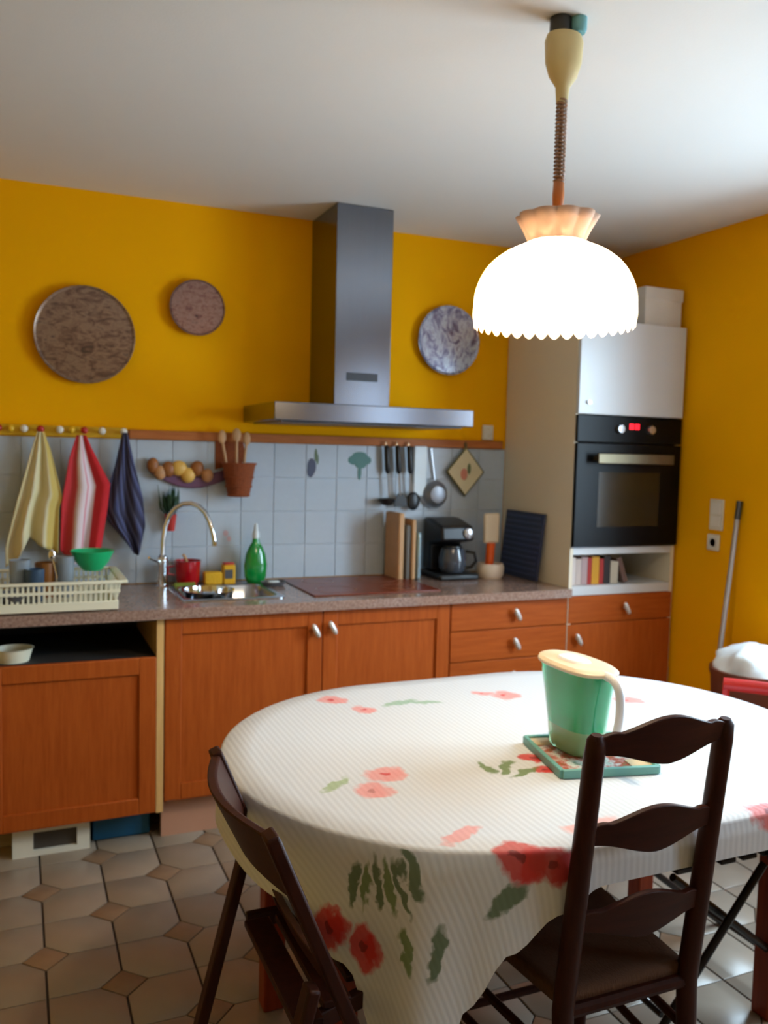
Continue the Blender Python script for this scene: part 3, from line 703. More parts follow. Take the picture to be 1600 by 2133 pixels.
MB().open_lathe([(0, .9), (.04, .901), (.052, .918), (.05, .92), (.038, .907), (0, .906)], (-1.27, -.20, 0), 24, sx=1.1, sy=.8).build('dish', 'grey_dish', s)
MB().box(-1.295, -1.245, -.215, -.185, .907, .922).build('soap', 'clear_cap', s, bevel=.005)
# steel bowl standing in the sink
single(MB().open_lathe([(0, .737), (.05, .739), (.085, .80), (.098, .87), (.103, .915), (.107, .917), (.10, .917), (.094, .87), (.08, .80), (0, .745)], (-1.582, -.33, 0), 32), 'steel_bowl', 'chrome', 'shiny steel bowl standing in the sink', 'bowl', (-1.582, -.33, .737), angle=60)
# boards standing on edge right of the cooktop
for (x0, x1, y0, h, m, lab) in ((-.752, -.722, -.035, .315, 'board_tan', 'tan wooden board standing on edge beside the cooktop, leftmost of four'), (-.715, -.69, -.035, .26, 'board_grey', 'dark grey board standing on edge between two tan boards'),
                                (-.683, -.66, -.035, .285, 'board_tan', 'thin tan board standing on edge between dark board and steel one'), (-.652, -.632, -.035, .225, 'board_steel', 'pale bluish steel board standing on edge, nearest the coffee maker')):
    dx = .08
    single(MB().box(x0+dx, x1+dx, y0-.165, y0, .9, .9+h), 'cutting_board', m, lab, 'cutting board', ((x0+x1)/2+dx, y0-.08, .9), bevel=.008)
# coffee maker
s = thing('coffee_maker', 'black coffee maker with glass jug on the worktop', 'coffee maker', (-.38, -.16, .9))
MB().box(-.485, -.275, -.27, -.04, .9, .93).build('base', 'black_plastic', s, bevel=.01)
MB().prism([(-.04, .93), (-.13, .93), (-.12, 1.06), (-.25, 1.085), (-.24, 1.155), (-.10, 1.185), (-.04, 1.185)], -.47, -.30, 'x').build('body', 'black_plastic', s, bevel=.012)
MB().lathe([(.055, .933), (.066, .95), (.068, 1.0), (.054, 1.045), (.045, 1.05)], (-.385, -.195, 0), 26).build('carafe', 'carafe_glass', s)
MB().tube([(-.335, -.235, 1.035), (-.305, -.265, 1.03), (-.298, -.272, .99), (-.315, -.255, .96), (-.335, -.24, .955)], .008, 10).build('handle', 'black_plastic', s)
MB().lathe([(.048, 1.05), (.046, 1.058), (0, 1.06)], (-.385, -.195, 0), 24).build('lid', 'black_plastic', s)
MB().lathe([(.026, 0), (.026, .01), (.02, .014), (0, .014)], (-.33, -.245, 1.12), 18, 'y').build('dial', 'steel', s)
# crock with orange handled brush
s = thing('utensil_crock', 'white ceramic crock beside the coffee maker', 'crock', (-.19, -.22, .9))
MB().open_lathe([(0, .9), (.055, .9), (.066, .915), (.068, .955), (.062, .972), (.058, .972), (.058, .92), (0, .908)], (-.19, -.22, 0), 30).build('body', 'crock', s)
s = thing('spatula', 'cream headed spatula with bright orange handle standing in the white crock', 'spatula', (-.19, -.22, .91))
MB().tube([(-.195, -.215, .912), (-.19, -.22, 1.07)], [.02, .022], 14).build('handle', 'orange_plastic', s)
MB().box(-.232, -.148, -.232, -.208, 1.068, 1.215).build('blade', 'cream_silicone', s, bevel=.01)
# navy board leaning on the tower side
s = thing('ribbed_tray', 'dark navy ribbed tray leaning against the side of the oven tower', 'tray', (-.03, -.24, .9))
def lean(y, z, o=0): return (-.042+.036*(z-.9)/.325-o, y, z)
b = MB()
for (y, z) in ((-.075, .903), (-.415, .903), (-.415, 1.222), (-.075, 1.222)):
    for o in (0, .012): b.v.append(lean(y, z, o))
b.f = [(0, 2, 4, 6), (1, 3, 5, 7), (0, 1, 3, 2), (2, 3, 5, 4), (4, 5, 7, 6), (6, 7, 1, 0)]
b.build('panel', 'navy_board', s, bevel=.002)
for i in range(11):
    z = .93+.027*i; MB().bar(lean(-.09, z, .013), lean(-.40, z, .013), .006, .011).build('rib', 'navy_ridge', s)
# ================================================================ TOWER CONTENTS
x = .032
for i, (wd, h, dp, m, lab) in enumerate(((.032, .128, .16, 'book_g', 'pale paperback at the left end of the oven tower niche'), (.03, .12, .17, 'book_a', 'beige paperback, second from the left in the niche'), (.034, .13, .16, 'book_b', 'mauve grey book, third from the left in the niche'), (.022, .125, .17, 'book_c', 'red book beside the mustard one in the niche'),
                                 (.042, .13, .16, 'book_d', 'mustard yellow book in the middle of the niche'), (.024, .118, .17, 'book_c', 'dark red book right of the mustard one in the niche'), (.038, .132, .17, 'book_e', 'black book right of the red books in the niche'), (.045, .105, .15, 'book_f', 'cream coloured book near the right end of the row'), (.026, .125, .16, 'book_h', 'brown book at the right end of the row, leaning'))):
    t = thing('book', lab, 'book', (x+wd/2, -.46, .905), 'books in the oven tower niche')
    lean_ = 0 if i < 8 else -.35
    o = MB().box(x, x+.002, -.56, -.56+dp, .906, .906+h).box(x+wd-.003, x+wd-.001, -.56, -.56+dp, .906, .906+h).box(x, x+wd-.001, -.562, -.56, .906, .906+h).build('cover', m, t)
    MB().box(x+.002, x+wd-.003, -.558, -.562+dp, .909, .904+h).build('pages', 'paper', t)
    if lean_:
        t.rotation_euler = (0, lean_, 0); t.location.x += .032; t.location.z += .004
    x += wd+.001
s = thing('cardboard_box', 'white cardboard box on top of the oven tower by the right wall', 'box', (.485, -.45, 2.115))
MB().box(.375, .592, -.585, -.33, 2.1155, 2.262).build('body', 'card_white', s, bevel=.003)
MB().box(.370, .597, -.59, -.325, 2.235, 2.292).build('lid', 'card_white', s, bevel=.003)
s = thing('brown_vase', 'brown glazed vase on top of the oven tower behind the lampshade', 'vase', (.19, -.40, 2.115))
MB().lathe([(.05, 2.1155), (.075, 2.15), (.085, 2.21), (.06, 2.28), (.03, 2.32), (.035, 2.345)], (.19, -.40, 0), 26).build('body', 'vase_brown', s)
s = thing('grey_bottle', 'grey bottle between the brown vase and the white box', 'bottle', (.325, -.44, 2.115))
MB().lathe([(.032, 2.1155), (.036, 2.13), (.036, 2.25), (.015, 2.30), (.014, 2.34), (.016, 2.345)], (.325, -.44, 0), 22).build('body', 'vase_grey', s)
MB().lathe([(.013, 2.345), (.014, 2.365), (0, 2.368)], (.325, -.44, 0), 14).build('stopper', 'vase_brown', s)
# under and inside the left unit
s = thing('plastic_crate', 'white plastic crate pushed under the base cabinet', 'crate', (-2.19, -.42, 0))
b = MB()
for (z0, z1) in ((0, .02), (.088, .108)): b.box(-2.325, -2.06, -.55, -.535, z0, z1)
for xx in (-2.325, -2.105): b.box(xx, xx+.045 if xx > -2.2 else xx+.07, -.55, -.535, .02, .088)
b.box(-2.325, -2.31, -.535, -.28, 0, .108).box(-2.075, -2.06, -.535, -.28, 0, .108).box(-2.325, -2.06, -.295, -.28, 0, .108).box(-2.31, -2.075, -.535, -.295, 0, .01)
b.build('body', 'crate_white', s)
MB().box(-2.255, -2.105, -.536, -.52, .02, .088).build('dark_panel', 'crate_dark', s)
single(MB().box(-2.045, -1.835, -.50, -.28, .0, .10), 'storage_box', 'box_blue', 'dark teal blue box under the base cabinet next to the white crate', 'box', (-1.94, -.39, 0), bevel=.006)
s = thing('plastic_tub', 'cream tub inside the open slot of the base cabinet', 'tub', (-2.32, -.5, .714))
MB().open_lathe([(0, .7145), (.05, .7145), (.062, .76), (.066, .762), (.058, .762), (.047, .72), (0, .72)], (-2.32, -.50, 0), 24, sx=1.1).build('body', 'rack_plastic', s)
# ================================================================ RIGHT WALL
s = thing('light_switch', 'beige rectangular light switch plate on the right wall', 'light switch', (XR, -.845, 1.18))
MB().box(XR-.010, XR, -.885, -.805, 1.18, 1.32).build('plate', 'socket_white', s, bevel=.003)
for z in (1.195, 1.255): MB().box(XR-.014, XR-.009, -.872, -.818, z, z+.05).build('rocker', 'peg_white', s, bevel=.002)
s = thing('power_outlet', 'beige round power outlet below the light switch on the right wall', 'socket', (XR, -.835, 1.09))
MB().box(XR-.012, XR, -.872, -.798, 1.085, 1.16).build('plate', 'socket_white', s, bevel=.012)
MB().lathe([(.024, 0), (.024, .003), (.02, .003), (.018, .0)], (XR-.012, -.835, 1.122), 20, 'x').build('outlet_ring', 'peg_white', s)
s = thing('broom', 'broom with grey metal handle leaning against the right wall', 'broom', (.37, -1.08, 0))
MB().tube([(.607, -.985, 1.32), (.375, -1.08, .06)], .011, 12).build('handle', 'aluminium', s)
MB().tube([(.607, -.985, 1.32), (.5925, -.991, 1.24)], .0135, 12).build('grip', 'dark_trim', s)
MB().box(.25, .48, -1.10, -1.06, .05, .085).build('head', 'red_paint', s, bevel=.006)
MB().box(.255, .475, -1.095, -1.065, .0, .05).build('bristles', 'black_plastic', s)
s = thing('waste_bin', 'tall brown round waste bin behind the red chair by the right wall', 'bin', (.43, -1.28, 0))
MB().open_lathe([(0, .0), (.13, .0), (.135, .02), (.165, .62), (.172, .64), (.172, .66), (.158, .66), (.156, .62), (.125, .02), (0, .012)], (.43, -1.28, 0), 32).build('body', 'bin_brown', s)
def bagf(u, v):
    a_ = u*2*math.pi; rr_ = (.150-.02*v if v < .5 else .14*math.cos((v-.5)*math.pi))*(1+.08*math.sin(5*a_+v*4)+.04*math.sin(11*a_-v*6)); rr_ = max(rr_, .002)
    return (.43+rr_*math.cos(a_), -1.28+rr_*math.sin(a_), .635+.125*min(1, v*1.1)+.012*math.sin(3*a_+5*v)*min(1, 2-2*v))
b = MB().grid(bagf, 60, 14)
single(b, 'plastic_bag', 'bag_white', 'white plastic bag bulging out of the brown waste bin', 'bag', (.43, -1.28, .61), thick=.002, angle=80)
# ================================================================ PENDANT LAMP
LX, LY = -1.09, -2.012
s = thing('pendant_lamp', 'lit pendant lamp with pleated dome shade hanging above the dining table', 'lamp', (LX, LY, 1.8))
MB().lathe([(.022, 2.505), (.026, 2.515), (.026, 2.5425)], (LX-.012, LY, 0), 18).build('ceiling_hook', 'lamp_dark', s)
MB().lathe([(.016, 2.508), (.02, 2.515), (.02, 2.5425)], (LX+.026, LY-.02, 0), 18).build('ceiling_cap', 'lamp_teal', s)
MB().lathe([(.015, 2.35), (.018, 2.385), (.036, 2.41), (.046, 2.44), (.049, 2.49), (.044, 2.505), (.01, 2.51)], (LX, LY, 0), 24, sx=1.0, sy=.8).build('reel_housing', 'lamp_plastic', s)
MB().tube([(LX+.0115*math.cos(a), LY+.0115*math.sin(a), 2.36-.20*a/(2*math.pi*22)) for a in [2*math.pi*22*i/330 for i in range(331)]], .0032, 6).build('coiled_cord', 'cord_brown', s)
MB().tube([(LX, LY, 2.36), (LX, LY, 2.16)], .004, 8).build('inner_cord', 'cord_brown', s)
MB().lathe([(.008, 2.09), (.013, 2.10), (.0145, 2.13), (.013, 2.165), (.008, 2.172)], (LX, LY, 0), 16).build('grip', 'grip_wood', s)
MB().tube([(LX, LY, 2.10), (LX, LY, 1.95)], .005, 8).build('stem', 'lamp_dark', s)
NC = 10
MB().open_lathe([(.066, 2.012), (.068, 2.02), (.076, 2.04), (.086, 2.06), (.096, 2.080)], (LX, LY, 0), 120, mod=lambda a, i: .95+(.03+.07*i/4)*abs(math.cos(a*NC/2))).build('crown_ruffle', 'crown_cloth', s, thick=.003, angle=60)
prof = [(.070, 2.016)]+[(.194*math.sin(t)**.85, 1.870+.148*math.cos(t)) for t in [R(25+65*i/12) for i in range(13)]]+[(.195, 1.852), (.195, 1.848)]
fprof = [(.1955, 1.85), (.1955, 1.84), (.193, 1.825)]
PL = 36
MB().open_lathe(prof, (LX, LY, 0), PL*8, mod=lambda a, i: 1+.014*min(1, i/6)*abs(math.cos(a*PL/2))).build('shade', 'shade_cloth', s, angle=80)
dome = MB().open_lathe(fprof, (LX, LY, 0), PL*8, mod=lambda a, i: 1+.014*abs(math.cos(a*PL/2)))
# scalloped lower edge
nn = PL*8; k0 = len(dome.v)-nn
for j in range(nn):
    a = 2*math.pi*j/nn; v = dome.v[k0+j]; dome.v[k0+j] = (v[0], v[1], v[2]-.016*abs(math.sin(a*PL/2)))
dome.build('fringe', 'fringe_cloth', s, angle=80)
MB().ball((LX, LY, 1.905), .03, .03, .04, 16, 12).build('bulb', 'bulb_glow', s)
MB().lathe([(.017, 1.935), (.017, 1.985), (.01, 1.99)], (LX, LY, 0), 14).build('bulb_holder', 'lamp_dark', s)
MB().lathe([(.066, 2.006), (.066, 2.009), (0, 2.012)], (LX, LY, 0), 30).build('shade_light_block', 'crown_cloth', s)  # added disc closing the shade, keeps bulb light off the ceiling
for a in (0, 2.1, 4.2): MB().tube([(LX, LY, 1.985), (LX+.068*math.cos(a), LY+.068*math.sin(a), 2.008)], .0025, 6).build('shade_spoke', 'lamp_dark', s)
pl = bpy.data.lights.new('bulb_light', 'POINT'); pl.energy = LAMP_W; pl.color = (1, .79, .52); pl.shadow_soft_size = .042
po = bpy.data.objects.new('bulb_light', pl); po.location = (LX, LY, 1.905); COL.objects.link(po)
bpy.data.objects['bulb'].visible_shadow = True

# ================================================================ DINING TABLE
ZTAB, RT, TC0, TC1, TYC = .758, .585, -1.28, -.84, -1.93
def stadium(s_, rad=RT):
    """point and outward normal at perimeter parameter 0..1"""
    Ls = TC1-TC0; P = 2*Ls+2*math.pi*rad; d = (s_ % 1)*P
    if d < Ls: return Vector((TC0+d, TYC-rad)), Vector((0, -1))
    d -= Ls
    if d < math.pi*rad: a = -math.pi/2+d/rad; n = Vector((math.cos(a), math.sin(a))); return Vector((TC1, TYC))+n*rad, n
    d -= math.pi*rad
    if d < Ls: return Vector((TC1-d, TYC+rad)), Vector((0, 1))
    d -= Ls; a = math.pi/2+d/rad; n = Vector((math.cos(a), math.sin(a))); return Vector((TC0, TYC))+n*rad, n
t = thing('dining_table', 'oval wooden dining table under the flowered tablecloth', 'table', (-1.06, TYC, 0))
MB().prism([tuple(stadium(i/80, RT-.006)[0]) for i in range(80)], ZTAB-.028, ZTAB, 'z').build('table_top', 'red_wood', t)
for (x, y) in ((-1.68, -1.67), (-1.68, -2.19), (-.44, -1.67), (-.44, -2.19)):
    MB().bar((x, y, 0), (x, y, ZTAB-.028), .058).build('leg', 'red_wood', t, bevel=.005)
for y in (-1.67, -2.19): MB().box(-1.65, -.47, y-.011, y+.011, ZTAB-.10, ZTAB-.0285).build('apron', 'red_wood', t)
for x in (-1.68, -.44): MB().box(x-.011, x+.011, -2.16, -1.70, ZTAB-.10, ZTAB-.0285).build('apron', 'red_wood', t)
# cloth: rectangular, so it hangs lowest at the corners
CX0, CX1, CY0, CY1 = -2.08, -.11, -2.61, -1.26
def hang(p, n):
    """free length of the skewed cloth beyond the table edge, by direction (degrees from -x towards -y)"""
    a = math.degrees(math.atan2(-n.y, -n.x))      # 0 = left end, 90 = front, -90 = back, 180 = right end
    tab = [(-180, .15), (-135, .38), (-90, .10), (-45, .34), (-15, .16), (0, .15), (25, .18), (42, .255), (49, .40), (54, .53), (59, .45), (65, .30), (72, .20), (81, .13), (90, .085), (90.5, .085), (110, .15), (135, .36), (180, .15)]
    for (u, h0), (v, h1) in zip(tab, tab[1:]):
        if a <= v: q = (a-u)/(v-u); q = q*q*(3-2*q); h = h0+(h1-h0)*q; break
    if abs(n.y+1) < 1e-6: h = .085+.085*max(0, 1-(p.x-TC0)/.16)*0
    return h
cl = MB(); cl.uv = []
NP, NI, NH = 240, 10, 16
zt = ZTAB+.003
ctr = [(-1.28 if False else None)]
def inner(i, q):
    p, n = stadium(i/NP); cx = min(max(p.x, TC0), TC1); c = Vector((cx*.35+(-1.06)*.65, TYC)); return c.lerp(p, q)
ringsl = []
for k in range(1, NI+1):
    q = k/NI; row = []
    for i in range(NP):
        p = inner(i, q); row.append(len(cl.v)); cl.v.append((p.x, p.y, zt)); cl.uv.append((p.x, p.y))
    ringsl.append(row)
for k in range(1, NH+1):
    row = []
    for i in range(NP):
        p, n = stadium(i/NP); h = hang(p, n); s_ = h*k/NH
        curve = abs(n.x) > .02 and abs(n.y) > .02
        ph = math.atan2(n.y, n.x)
        amp = (max(0, h-.22)*.15)*(k/NH)**1.1
        off = .004+min(.010, s_*.25)+amp*(1+math.sin(ph*17+.6))*.6+.012*s_
        z = zt-max(0, s_-.004)
        if k == 1: z = zt-.006
        row.append(len(cl.v)); cl.v.append((p.x+n.x*off, p.y+n.y*off, z)); f = p+n*s_; cl.uv.append((f.x, f.y))
    ringsl.append(row)
c0 = len(cl.v); cl.v.append((-1.06, TYC, zt)); cl.uv.append((-1.06, TYC))
for i in range(NP): cl.f.append((c0, ringsl[0][i], ringsl[0][(i+1) % NP]))
for a, b in zip(ringsl, ringsl[1:]):
    for i in range(NP): cl.f.append((a[i], b[i], b[(i+1) % NP], a[(i+1) % NP]))
# printed cloth
def cloth_mat():
    m, nt, p = base('flower_cloth'); L = nt.links.new
    uv = N(nt, 'ShaderNodeUVMap')
    no = N(nt, 'ShaderNodeTexNoise'); no.inputs['Scale'].default_value = 26; no.inputs['Detail'].default_value = 3; L(uv.outputs[0], no.inputs['Vector'])
    sb = N(nt, 'ShaderNodeVectorMath', operation='SUBTRACT'); L(no.outputs['Color'], sb.inputs[0]); sb.inputs[1].default_value = (.5, .5, .5)
    sc = N(nt, 'ShaderNodeVectorMath', operation='SCALE'); sc.inputs['Scale'].default_value = .055; L(sb.outputs[0], sc.inputs[0])
    ad = N(nt, 'ShaderNodeVectorMath', operation='ADD'); L(uv.outputs[0], ad.inputs[0]); L(sc.outputs[0], ad.inputs[1]); wv = ad.outputs[0]
    # faint woven stripes
    sp = N(nt, 'ShaderNodeSeparateXYZ'); L(uv.outputs[0], sp.inputs[0])
    ml = N(nt, 'ShaderNodeMath', operation='MULTIPLY'); ml.inputs[1].default_value = 420; L(sp.outputs[0], ml.inputs[0])
    sn = N(nt, 'ShaderNodeMath', operation='SINE'); L(ml.outputs[0], sn.inputs[0])
    mr = N(nt, 'ShaderNodeMapRange'); mr.inputs[1].default_value = -1; L(sn.outputs[0], mr.inputs[0])
    mx = N(nt, 'ShaderNodeMix', data_type='RGBA'); mx.inputs[6].default_value = srgb(212, 213, 215); mx.inputs[7].default_value = srgb(220, 221, 223); L(mr.outputs[0], mx.inputs[0])
    col = mx.outputs[2]
    red, dred, pink, grn, dgrn = (206, 40, 34), (120, 30, 34), (232, 156, 150), (96, 124, 50), (66, 96, 44)  # pink: red flowers on the tabletop, paled by glare put into the print
    B = []
    def flower(x, y, r, c=red, c2=dred):
        B.append((x, y, r, r*.8, random.uniform(0, 3), c, .9)); B.append((x+.45*r, y-.35*r, r*.7, r*.6, 1, c, .8)); B.append((x, y, r*.25, r*.22, 0, c2, .8))
    def leaf(x, y, a, l, wd, c=grn): B.append((x, y, l, wd, a, c, .85))
    flower(-1.452, -1.467, .045, pink, red); flower(-1.40, -1.585, .035, pink, red); leaf(-1.27, -1.56, .2, .06, .018, (150, 180, 150)); leaf(-1.20, -1.58, -.3, .05, .015, (150, 180, 150))
    flower(-.931, -1.587, .045, pink, red); flower(-.99, -1.55, .03, pink, red)
    flower(-1.535, -2.06, .05, pink, red); flower(-1.60, -2.135, .045, pink, (190, 120, 110)); leaf(-1.66, -2.08, .7, .05, .015, (160, 180, 130))
    flower(-1.15, -2.085, .035, red); flower(-1.165, -2.16, .03, red); leaf(-1.25, -2.12, .9, .05, .012); leaf(-1.29, -2.10, 1.5, .045, .012); leaf(-1.22, -2.16, .4, .045, .012)
    flower(-1.452, -2.505, .05, red); flower(-1.39, -2.535, .045, (190, 50, 50)); leaf(-1.50, -2.57, .3, .05, .02, dgrn); leaf(-1.52, -2.40, .4, .06, .02, pink); leaf(-1.25, -2.45, .1, .07, .03, (232, 170, 160))
    flower(-1.89, -2.41, .05, red); flower(-1.84, -2.50, .045, red)
    for i in range(5): leaf(-1.775+.022*i, -2.395-.017*i, .95+.16*(i-2), .05, .010, grn if i % 2 else dgrn)
    leaf(-1.655, -2.455, 1.5, .045, .013, dgrn); leaf(-1.74, -2.56, 1.2, .045, .014, grn); leaf(-1.68, -2.60, .7, .05, .016, dgrn)
    flower(-.85, -2.52, .045, (216, 90, 80)); flower(-.60, -1.75, .04, pink, red); leaf(-.68, -1.72, .5, .05, .015)
    for (x, y, rx, ry, a, c, k) in B:
        mp = N(nt, 'ShaderNodeMapping', vector_type='TEXTURE'); mp.inputs['Location'].default_value = (x, y, 0); mp.inputs['Rotation'].default_value = (0, 0, a); mp.inputs['Scale'].default_value = (rx, ry, 1)
        L(wv, mp.inputs[0]); ln = N(nt, 'ShaderNodeVectorMath', operation='LENGTH'); L(mp.outputs[0], ln.inputs[0])
        mr = N(nt, 'ShaderNodeMapRange'); mr.inputs[1].default_value = .8; mr.inputs[2].default_value = 1.15; mr.inputs[3].default_value = k; mr.inputs[4].default_value = 0; L(ln.outputs['Value'], mr.inputs[0])
        m2 = N(nt, 'ShaderNodeMix', data_type='RGBA'); L(mr.outputs[0], m2.inputs[0]); L(col, m2.inputs[6]); m2.inputs[7].default_value = srgb(*c); col = m2.outputs[2]
    L(col, p.inputs['Base Color']); p.inputs['Roughness'].default_value = .55
    b = N(nt, 'ShaderNodeBump'); b.inputs['Strength'].default_value = .06; b.inputs['Distance'].default_value = .002; L(sn.outputs[0], b.inputs['Height']); L(b.outputs[0], p.inputs['Normal'])
cloth_mat()
o = single(cl, 'tablecloth', 'flower_cloth', 'white tablecloth printed with red flowers and green leaves over the oval table', 'tablecloth', (-1.06, TYC, zt), angle=70)
# trivet and water jug
ZK = zt
s = thing('trivet', 'flat decorated tile trivet under the green water jug', 'trivet', (-1.0, -2.13, ZK))
TR = R(-12)
def rot2(x, y, c=(-1.02, -2.13)): return (c[0]+x*math.cos(TR)-y*math.sin(TR), c[1]+x*math.sin(TR)+y*math.cos(TR))
MB().prism([rot2(*q) for q in ((-.115, -.115), (.115, -.115), (.115, .115), (-.115, .115))], ZK+.0005, ZK+.014, 'z').build('tile', 'trivet_print', s, bevel=.002)
fr = MB()
for (a, b) in (((-.12, -.12), (.12, -.12)), ((.12, -.12), (.12, .12)), ((.12, .12), (-.12, .12)), ((-.12, .12), (-.12, -.12))):
    p, q = rot2(*a), rot2(*b); fr.bar((p[0], p[1], ZK+.0105), (q[0], q[1], ZK+.0105), .012, .02)
fr.build('frame', 'trivet_teal', s, bevel=.002)
for (x, y) in ((-.09, .09), (.09, -.09)):
    p = rot2(x, y); MB().prism([rot2(x+dx, y+dy) for dx, dy in ((-.028, -.028), (.028, -.028), (.028, .028), (-.028, .028))], ZK+.014, ZK+.0155, 'z').build('painted_corner', 'trivet_tan', s)
JX, JY, JZ = -1.035, -2.095, ZK+.0165
s = thing('water_jug', 'green water filter jug with cream lid and white handle on the dining table', 'jug', (JX, JY, JZ))
def jsec(k, z, ly, lx, sh=0, n=40):
    out = []
    for i in range(n):
        a = 2*math.pi*i/n; c, q = math.cos(a), math.sin(a)
        e = .75
        x = lx*abs(c)**e*(1 if c >= 0 else -1); y = ly*abs(q)**e*(1 if q >= 0 else -1)
        if k and q > .9: y += k*(q-.9)/.1
        out.append((JX+x, JY+y+sh, z))
    return out
def loft(levels, cap=(True, True)):
    m = MB(); n = len(levels[0])
    for l in levels: m.v += l
    for a in range(len(levels)-1):
        for i in range(n): m.f.append((a*n+i, a*n+(i+1) % n, (a+1)*n+(i+1) % n, (a+1)*n+i))
    if cap[0]: m.f.append(tuple(range(n))[::-1])
    if cap[1]: m.f.append(tuple((len(levels)-1)*n+i for i in range(n)))
    return m
loft([jsec(0, JZ, .070, .046), jsec(0, JZ+.006, .076, .05), jsec(0, JZ+.06, .084, .053)], (True, False)).build('lower_body', 'jug_clear', s)
loft([jsec(0, JZ+.06, .084, .053), jsec(0, JZ+.13, .098, .057, .002), jsec(.006, JZ+.19, .113, .060, .004), jsec(.012, JZ+.202, .116, .061, .005)], (False, True)).build('body', 'jug_green', s)
mat('jug_filter', (120, 160, 40), .4)
loft([jsec(0, JZ+.008, .045, .03), jsec(0, JZ+.075, .055, .036)]).build('filter', 'jug_filter', s)
lid = loft([jsec(.014, JZ+.2025, .122, .066, .006), jsec(.014, JZ+.210, .124, .067, .006), jsec(.010, JZ+.217, .112, .058, .006)]).build('lid', 'jug_lid', s, bevel=.002)
loft([jsec(0, JZ+.2172, .05, .03, .02), jsec(0, JZ+.222, .045, .026, .02)]).build('flap', 'jug_white', lid)
hp = [(JX, JY-.095, JZ+.207), (JX, JY-.135, JZ+.203), (JX+.002, JY-.155, JZ+.18), (JX+.004, JY-.158, JZ+.13), (JX+.004, JY-.148, JZ+.08), (JX+.003, JY-.125, JZ+.05), (JX+.002, JY-.085, JZ+.045)]
def smooth(pts, n=5):
    out = []; P_ = [Vector(p) for p in pts]; P_ = [P_[0]]+P_+[P_[-1]]
    for i in range(1, len(P_)-2):
        for j in range(n):
            t_ = j/n; a, b, c, d_ = P_[i-1:i+3]
            out.append(.5*((2*b)+(c-a)*t_+(2*a-5*b+4*c-d_)*t_*t_+(3*b-a-3*c+d_)*t_**3))
    out.append(P_[-1]); return out
MB().tube(smooth(hp), .0105, 12).build('handle', 'jug_white', s)

# ================================================================ CHAIRS
# ladder-back chair in front of the table (faces +y)
s = thing('ladder_back_chair', 'dark wooden ladder-back chair with rush seat in front of the table', 'chair', (-1.19, -2.42, 0))
PXL, PXR, ZTOP = -1.352, -1.048, 1.0
def py(z): return -2.585+.12*(ZTOP-z) if z > .44 else -2.585+.12*(ZTOP-.44)-.05*(.44-z)
for xp in (PXL, PXR):
    pts = [(xp+(.008 if xp < -1.2 else -.008)*0, py(z), z) for z in (0, .2, .44, .6, .8, .96, .99, 1.0)]
    MB().tube(pts, [.016, .019, .021, .021, .020, .0195, .017, .010], 14).build('post', 'dark_wood', s)
def slat(zc, h):
    W_ = PXR-PXL; n = 24; top = []; bot = []
    for i in range(n+1):
        t_ = i/n; e = abs(2*t_-1)
        up = h*(.16+.34*(.5+.5*math.cos(math.pi*min(1, e*1.12))))
        if .72 < e < .86: up += h*.05
        top.append((PXL+W_*t_, zc+h*.12+up)); dn = h*(.22+.22*(.5+.5*math.cos(math.pi*min(1, e*1.2)))); bot.append((PXL+W_*t_, zc-dn+h*.10*e))
    poly = bot+top[::-1]; m = MB(); k = len(poly)
    for o_ in (-.007, .007):
        for (x, z) in poly:
            t_ = (x-PXL)/W_; m.v.append((x, py(z)+o_-.018*math.sin(math.pi*t_), z))
    # quads between bottom and top for both faces
    nn_ = n+1
    for f_ in (0, 1):
        b_ = f_*k
        for i in range(n): m.f.append((b_+i, b_+i+1, b_+k-2-i, b_+k-1-i))
    for i in range(k): m.f.append((i, (i+1) % k, k+(i+1) % k, k+i))
    return m
for zc in (.972, .795, .617): slat(zc, .088).build('slat', 'dark_wood_flat', s, bevel=.002)
SB, SF = py(.44)+.005, py(.44)+.40
MB().grid(lambda u, v: (PXL-.0-.035*v+(PXR-PXL+.07*v)*u, SB+(SF-SB)*v, .455-.012*math.sin(math.pi*u)*math.sin(math.pi*v)), 12, 12).build('seat', 'rush', s, thick=.028)
FX0, FX1 = PXL-.035, PXR+.035
for xp in (FX0, FX1): MB().tube([(xp, SF-.01, z) for z in (0, .2, .42, .465)], [.015, .018, .02, .016], 14).build('leg', 'dark_wood', s)
for z in (.20, .30):
    MB().tube([(FX0, SF-.01, z), (FX1, SF-.01, z)], .010, 10).build('stretcher', 'dark_wood', s)
    for a, b in ((PXL, FX0), (PXR, FX1)): MB().tube([(a, py(z), z+.03), (b, SF-.01, z+.03)], .010, 10).build('stretcher', 'dark_wood', s)
MB().tube([(PXL, py(.25), .25), (PXR, py(.25), .25)], .010, 10).build('stretcher', 'dark_wood', s)
MB().tube([(PXL, py(.435), .435), (PXR, py(.435), .435)], .014, 10).build('seat_rail', 'dark_wood', s)
# folding chair at the left end of the table (faces +x)
s = thing('folding_chair', 'dark wooden folding chair with curved back rail at the left end of the table', 'chair', (-1.75, -2.26, 0))
YN, YFA = -2.49, -2.045
def railpts(x0, x1, z, bulge, n=16): return [(x0-bulge*math.sin(math.pi*i/n), YFA+(YN-YFA)*i/n, z) for i in range(n+1)]
def band_mesh(pts0, pts1, th):
    m = MB(); n = len(pts0)
    for o_ in (0, th):
        for p, q in zip(pts0, pts1): m.v.append((p[0]+o_, p[1], p[2])); m.v.append((q[0]+o_, q[1], q[2]))
    for i in range(n-1):
        a = 2*i; b = 2*n+2*i
        m.f += [(a, a+2, a+3, a+1), (b, b+1, b+3, b+2), (a, b, b+2, a+2), (a+1, a+3, b+3, b+1)]
    m.f += [(0, 1, 2*n+1, 2*n), (2*n-2, 4*n-2, 4*n-1, 2*n-1)]
    return m
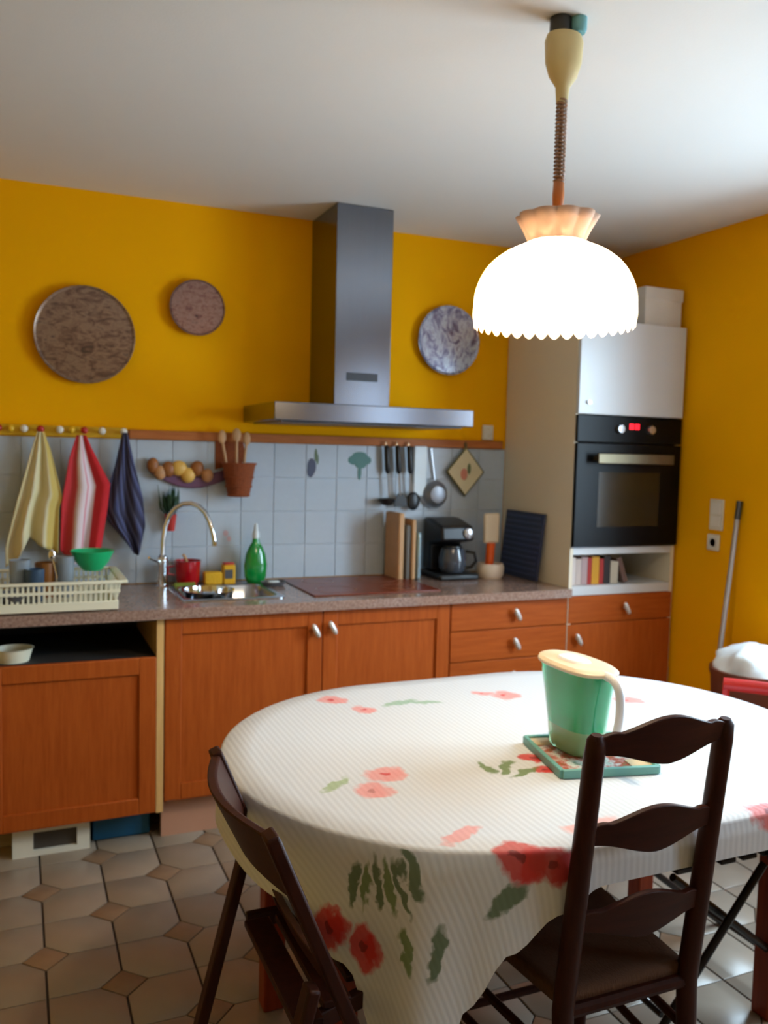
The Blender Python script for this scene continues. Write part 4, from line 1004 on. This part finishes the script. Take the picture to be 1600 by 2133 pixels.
# broad curved rail on two posts that run down to the front feet
def fx(z): return -1.925+.42*(.86-z)
def rl(z, bulge): return railpts(fx(z)-.004, 0, z, bulge)
band_mesh(rl(.857, .05), rl(.735, .04), .02).build('back_rail', 'dark_wood_flat', s, bevel=.004)
band_mesh(rl(.60, .015), rl(.545, .015), .016).build('lower_rail', 'dark_wood_flat', s, bevel=.003)
for y in (YN, YFA):
    d_ = .012 if y == YN else -.012
    MB().bar((fx(.862), y+d_, .862), (fx(0), y+d_, 0), .024, .045, (0, 1, 0)).build('front_post', 'dark_wood', s, bevel=.005)
    MB().bar((-1.855, y-d_*1.4, .60), (-2.005, y-d_*1.4, 0), .024, .036, (0, 1, 0)).build('rear_leg', 'dark_wood', s, bevel=.005)
    MB().bar((-1.84, y-d_*3 if y != YN else -2.40, .448), (-1.50, y-d_*3 if y != YN else -2.28, .448), .02, .035).build('seat_rail', 'dark_wood', s, bevel=.003)
for i in range(6):
    x = -1.86+.068*i; MB().box(x, x+.056, (-2.43, -2.39, -2.33, -2.30, -2.30, -2.30)[i], YFA-.02, .468, .482).build('seat_slat', 'dark_wood', s, bevel=.003)
MB().tube([(-1.955, YN, .21), (-1.955, YFA, .21)], .010, 10).build('stretcher', 'dark_wood', s)
MB().tube([(fx(.18), YN, .18), (fx(.18), YFA, .18)], .010, 10).build('stretcher', 'dark_wood', s)
# red folding chair at the right end (faces -x)
s = thing('folding_chair', 'red-backed folding chair with black crossed legs at the right end of the table', 'chair', (-.45, -2.0, 0))
YN, YFA = -2.235, -1.765
def railr(x0, z, bulge, n=16): return [(x0+bulge*math.sin(math.pi*i/n), YFA+(YN-YFA)*i/n, z) for i in range(n+1)]
MB().tube(railr(-.225, .782, .16, 24), .021, 12).build('back_rail', 'red_paint', s)
MB().tube(railr(-.232, .70, .13, 24), .016, 12).build('middle_rail', 'red_paint', s)
MB().tube(railr(-.24, .62, .09, 24), .014, 12).build('lower_rail', 'red_paint', s)
for y in (YN+.01, YFA-.01):
    MB().tube([(-.222, y, .785), (-.225, y, .62), (-.30, y, .44)], .011, 12).build('back_post', 'red_paint', s)
    MB().tube([(-.30, y, .44), (-.50, y, .465)], .009, 10).build('seat_rail', 'black_metal', s)
for y in (YN+.01, YFA-.01):
    MB().tube([(-.52, y, .452), (-.90, y, .008)], .0105, 10).build('leg', 'black_metal', s)
    y2 = y+.026 if y < -2 else y-.026
    MB().tube([(-.80, y2, .452), (-.22, y2, .008)], .0105, 10).build('leg', 'black_metal', s)
for i in range(6):
    x = -.80+.072*i; MB().box(x, x+.05, YN+.02, YFA-.02, .464, .478).build('seat_slat', 'black_metal', s, bevel=.003)
for (x, z) in ((-.82, .10), (-.34, .10)): MB().tube([(x, YN+.03, z), (x, YFA-.03, z)], .008, 8).build('stretcher', 'black_metal', s)
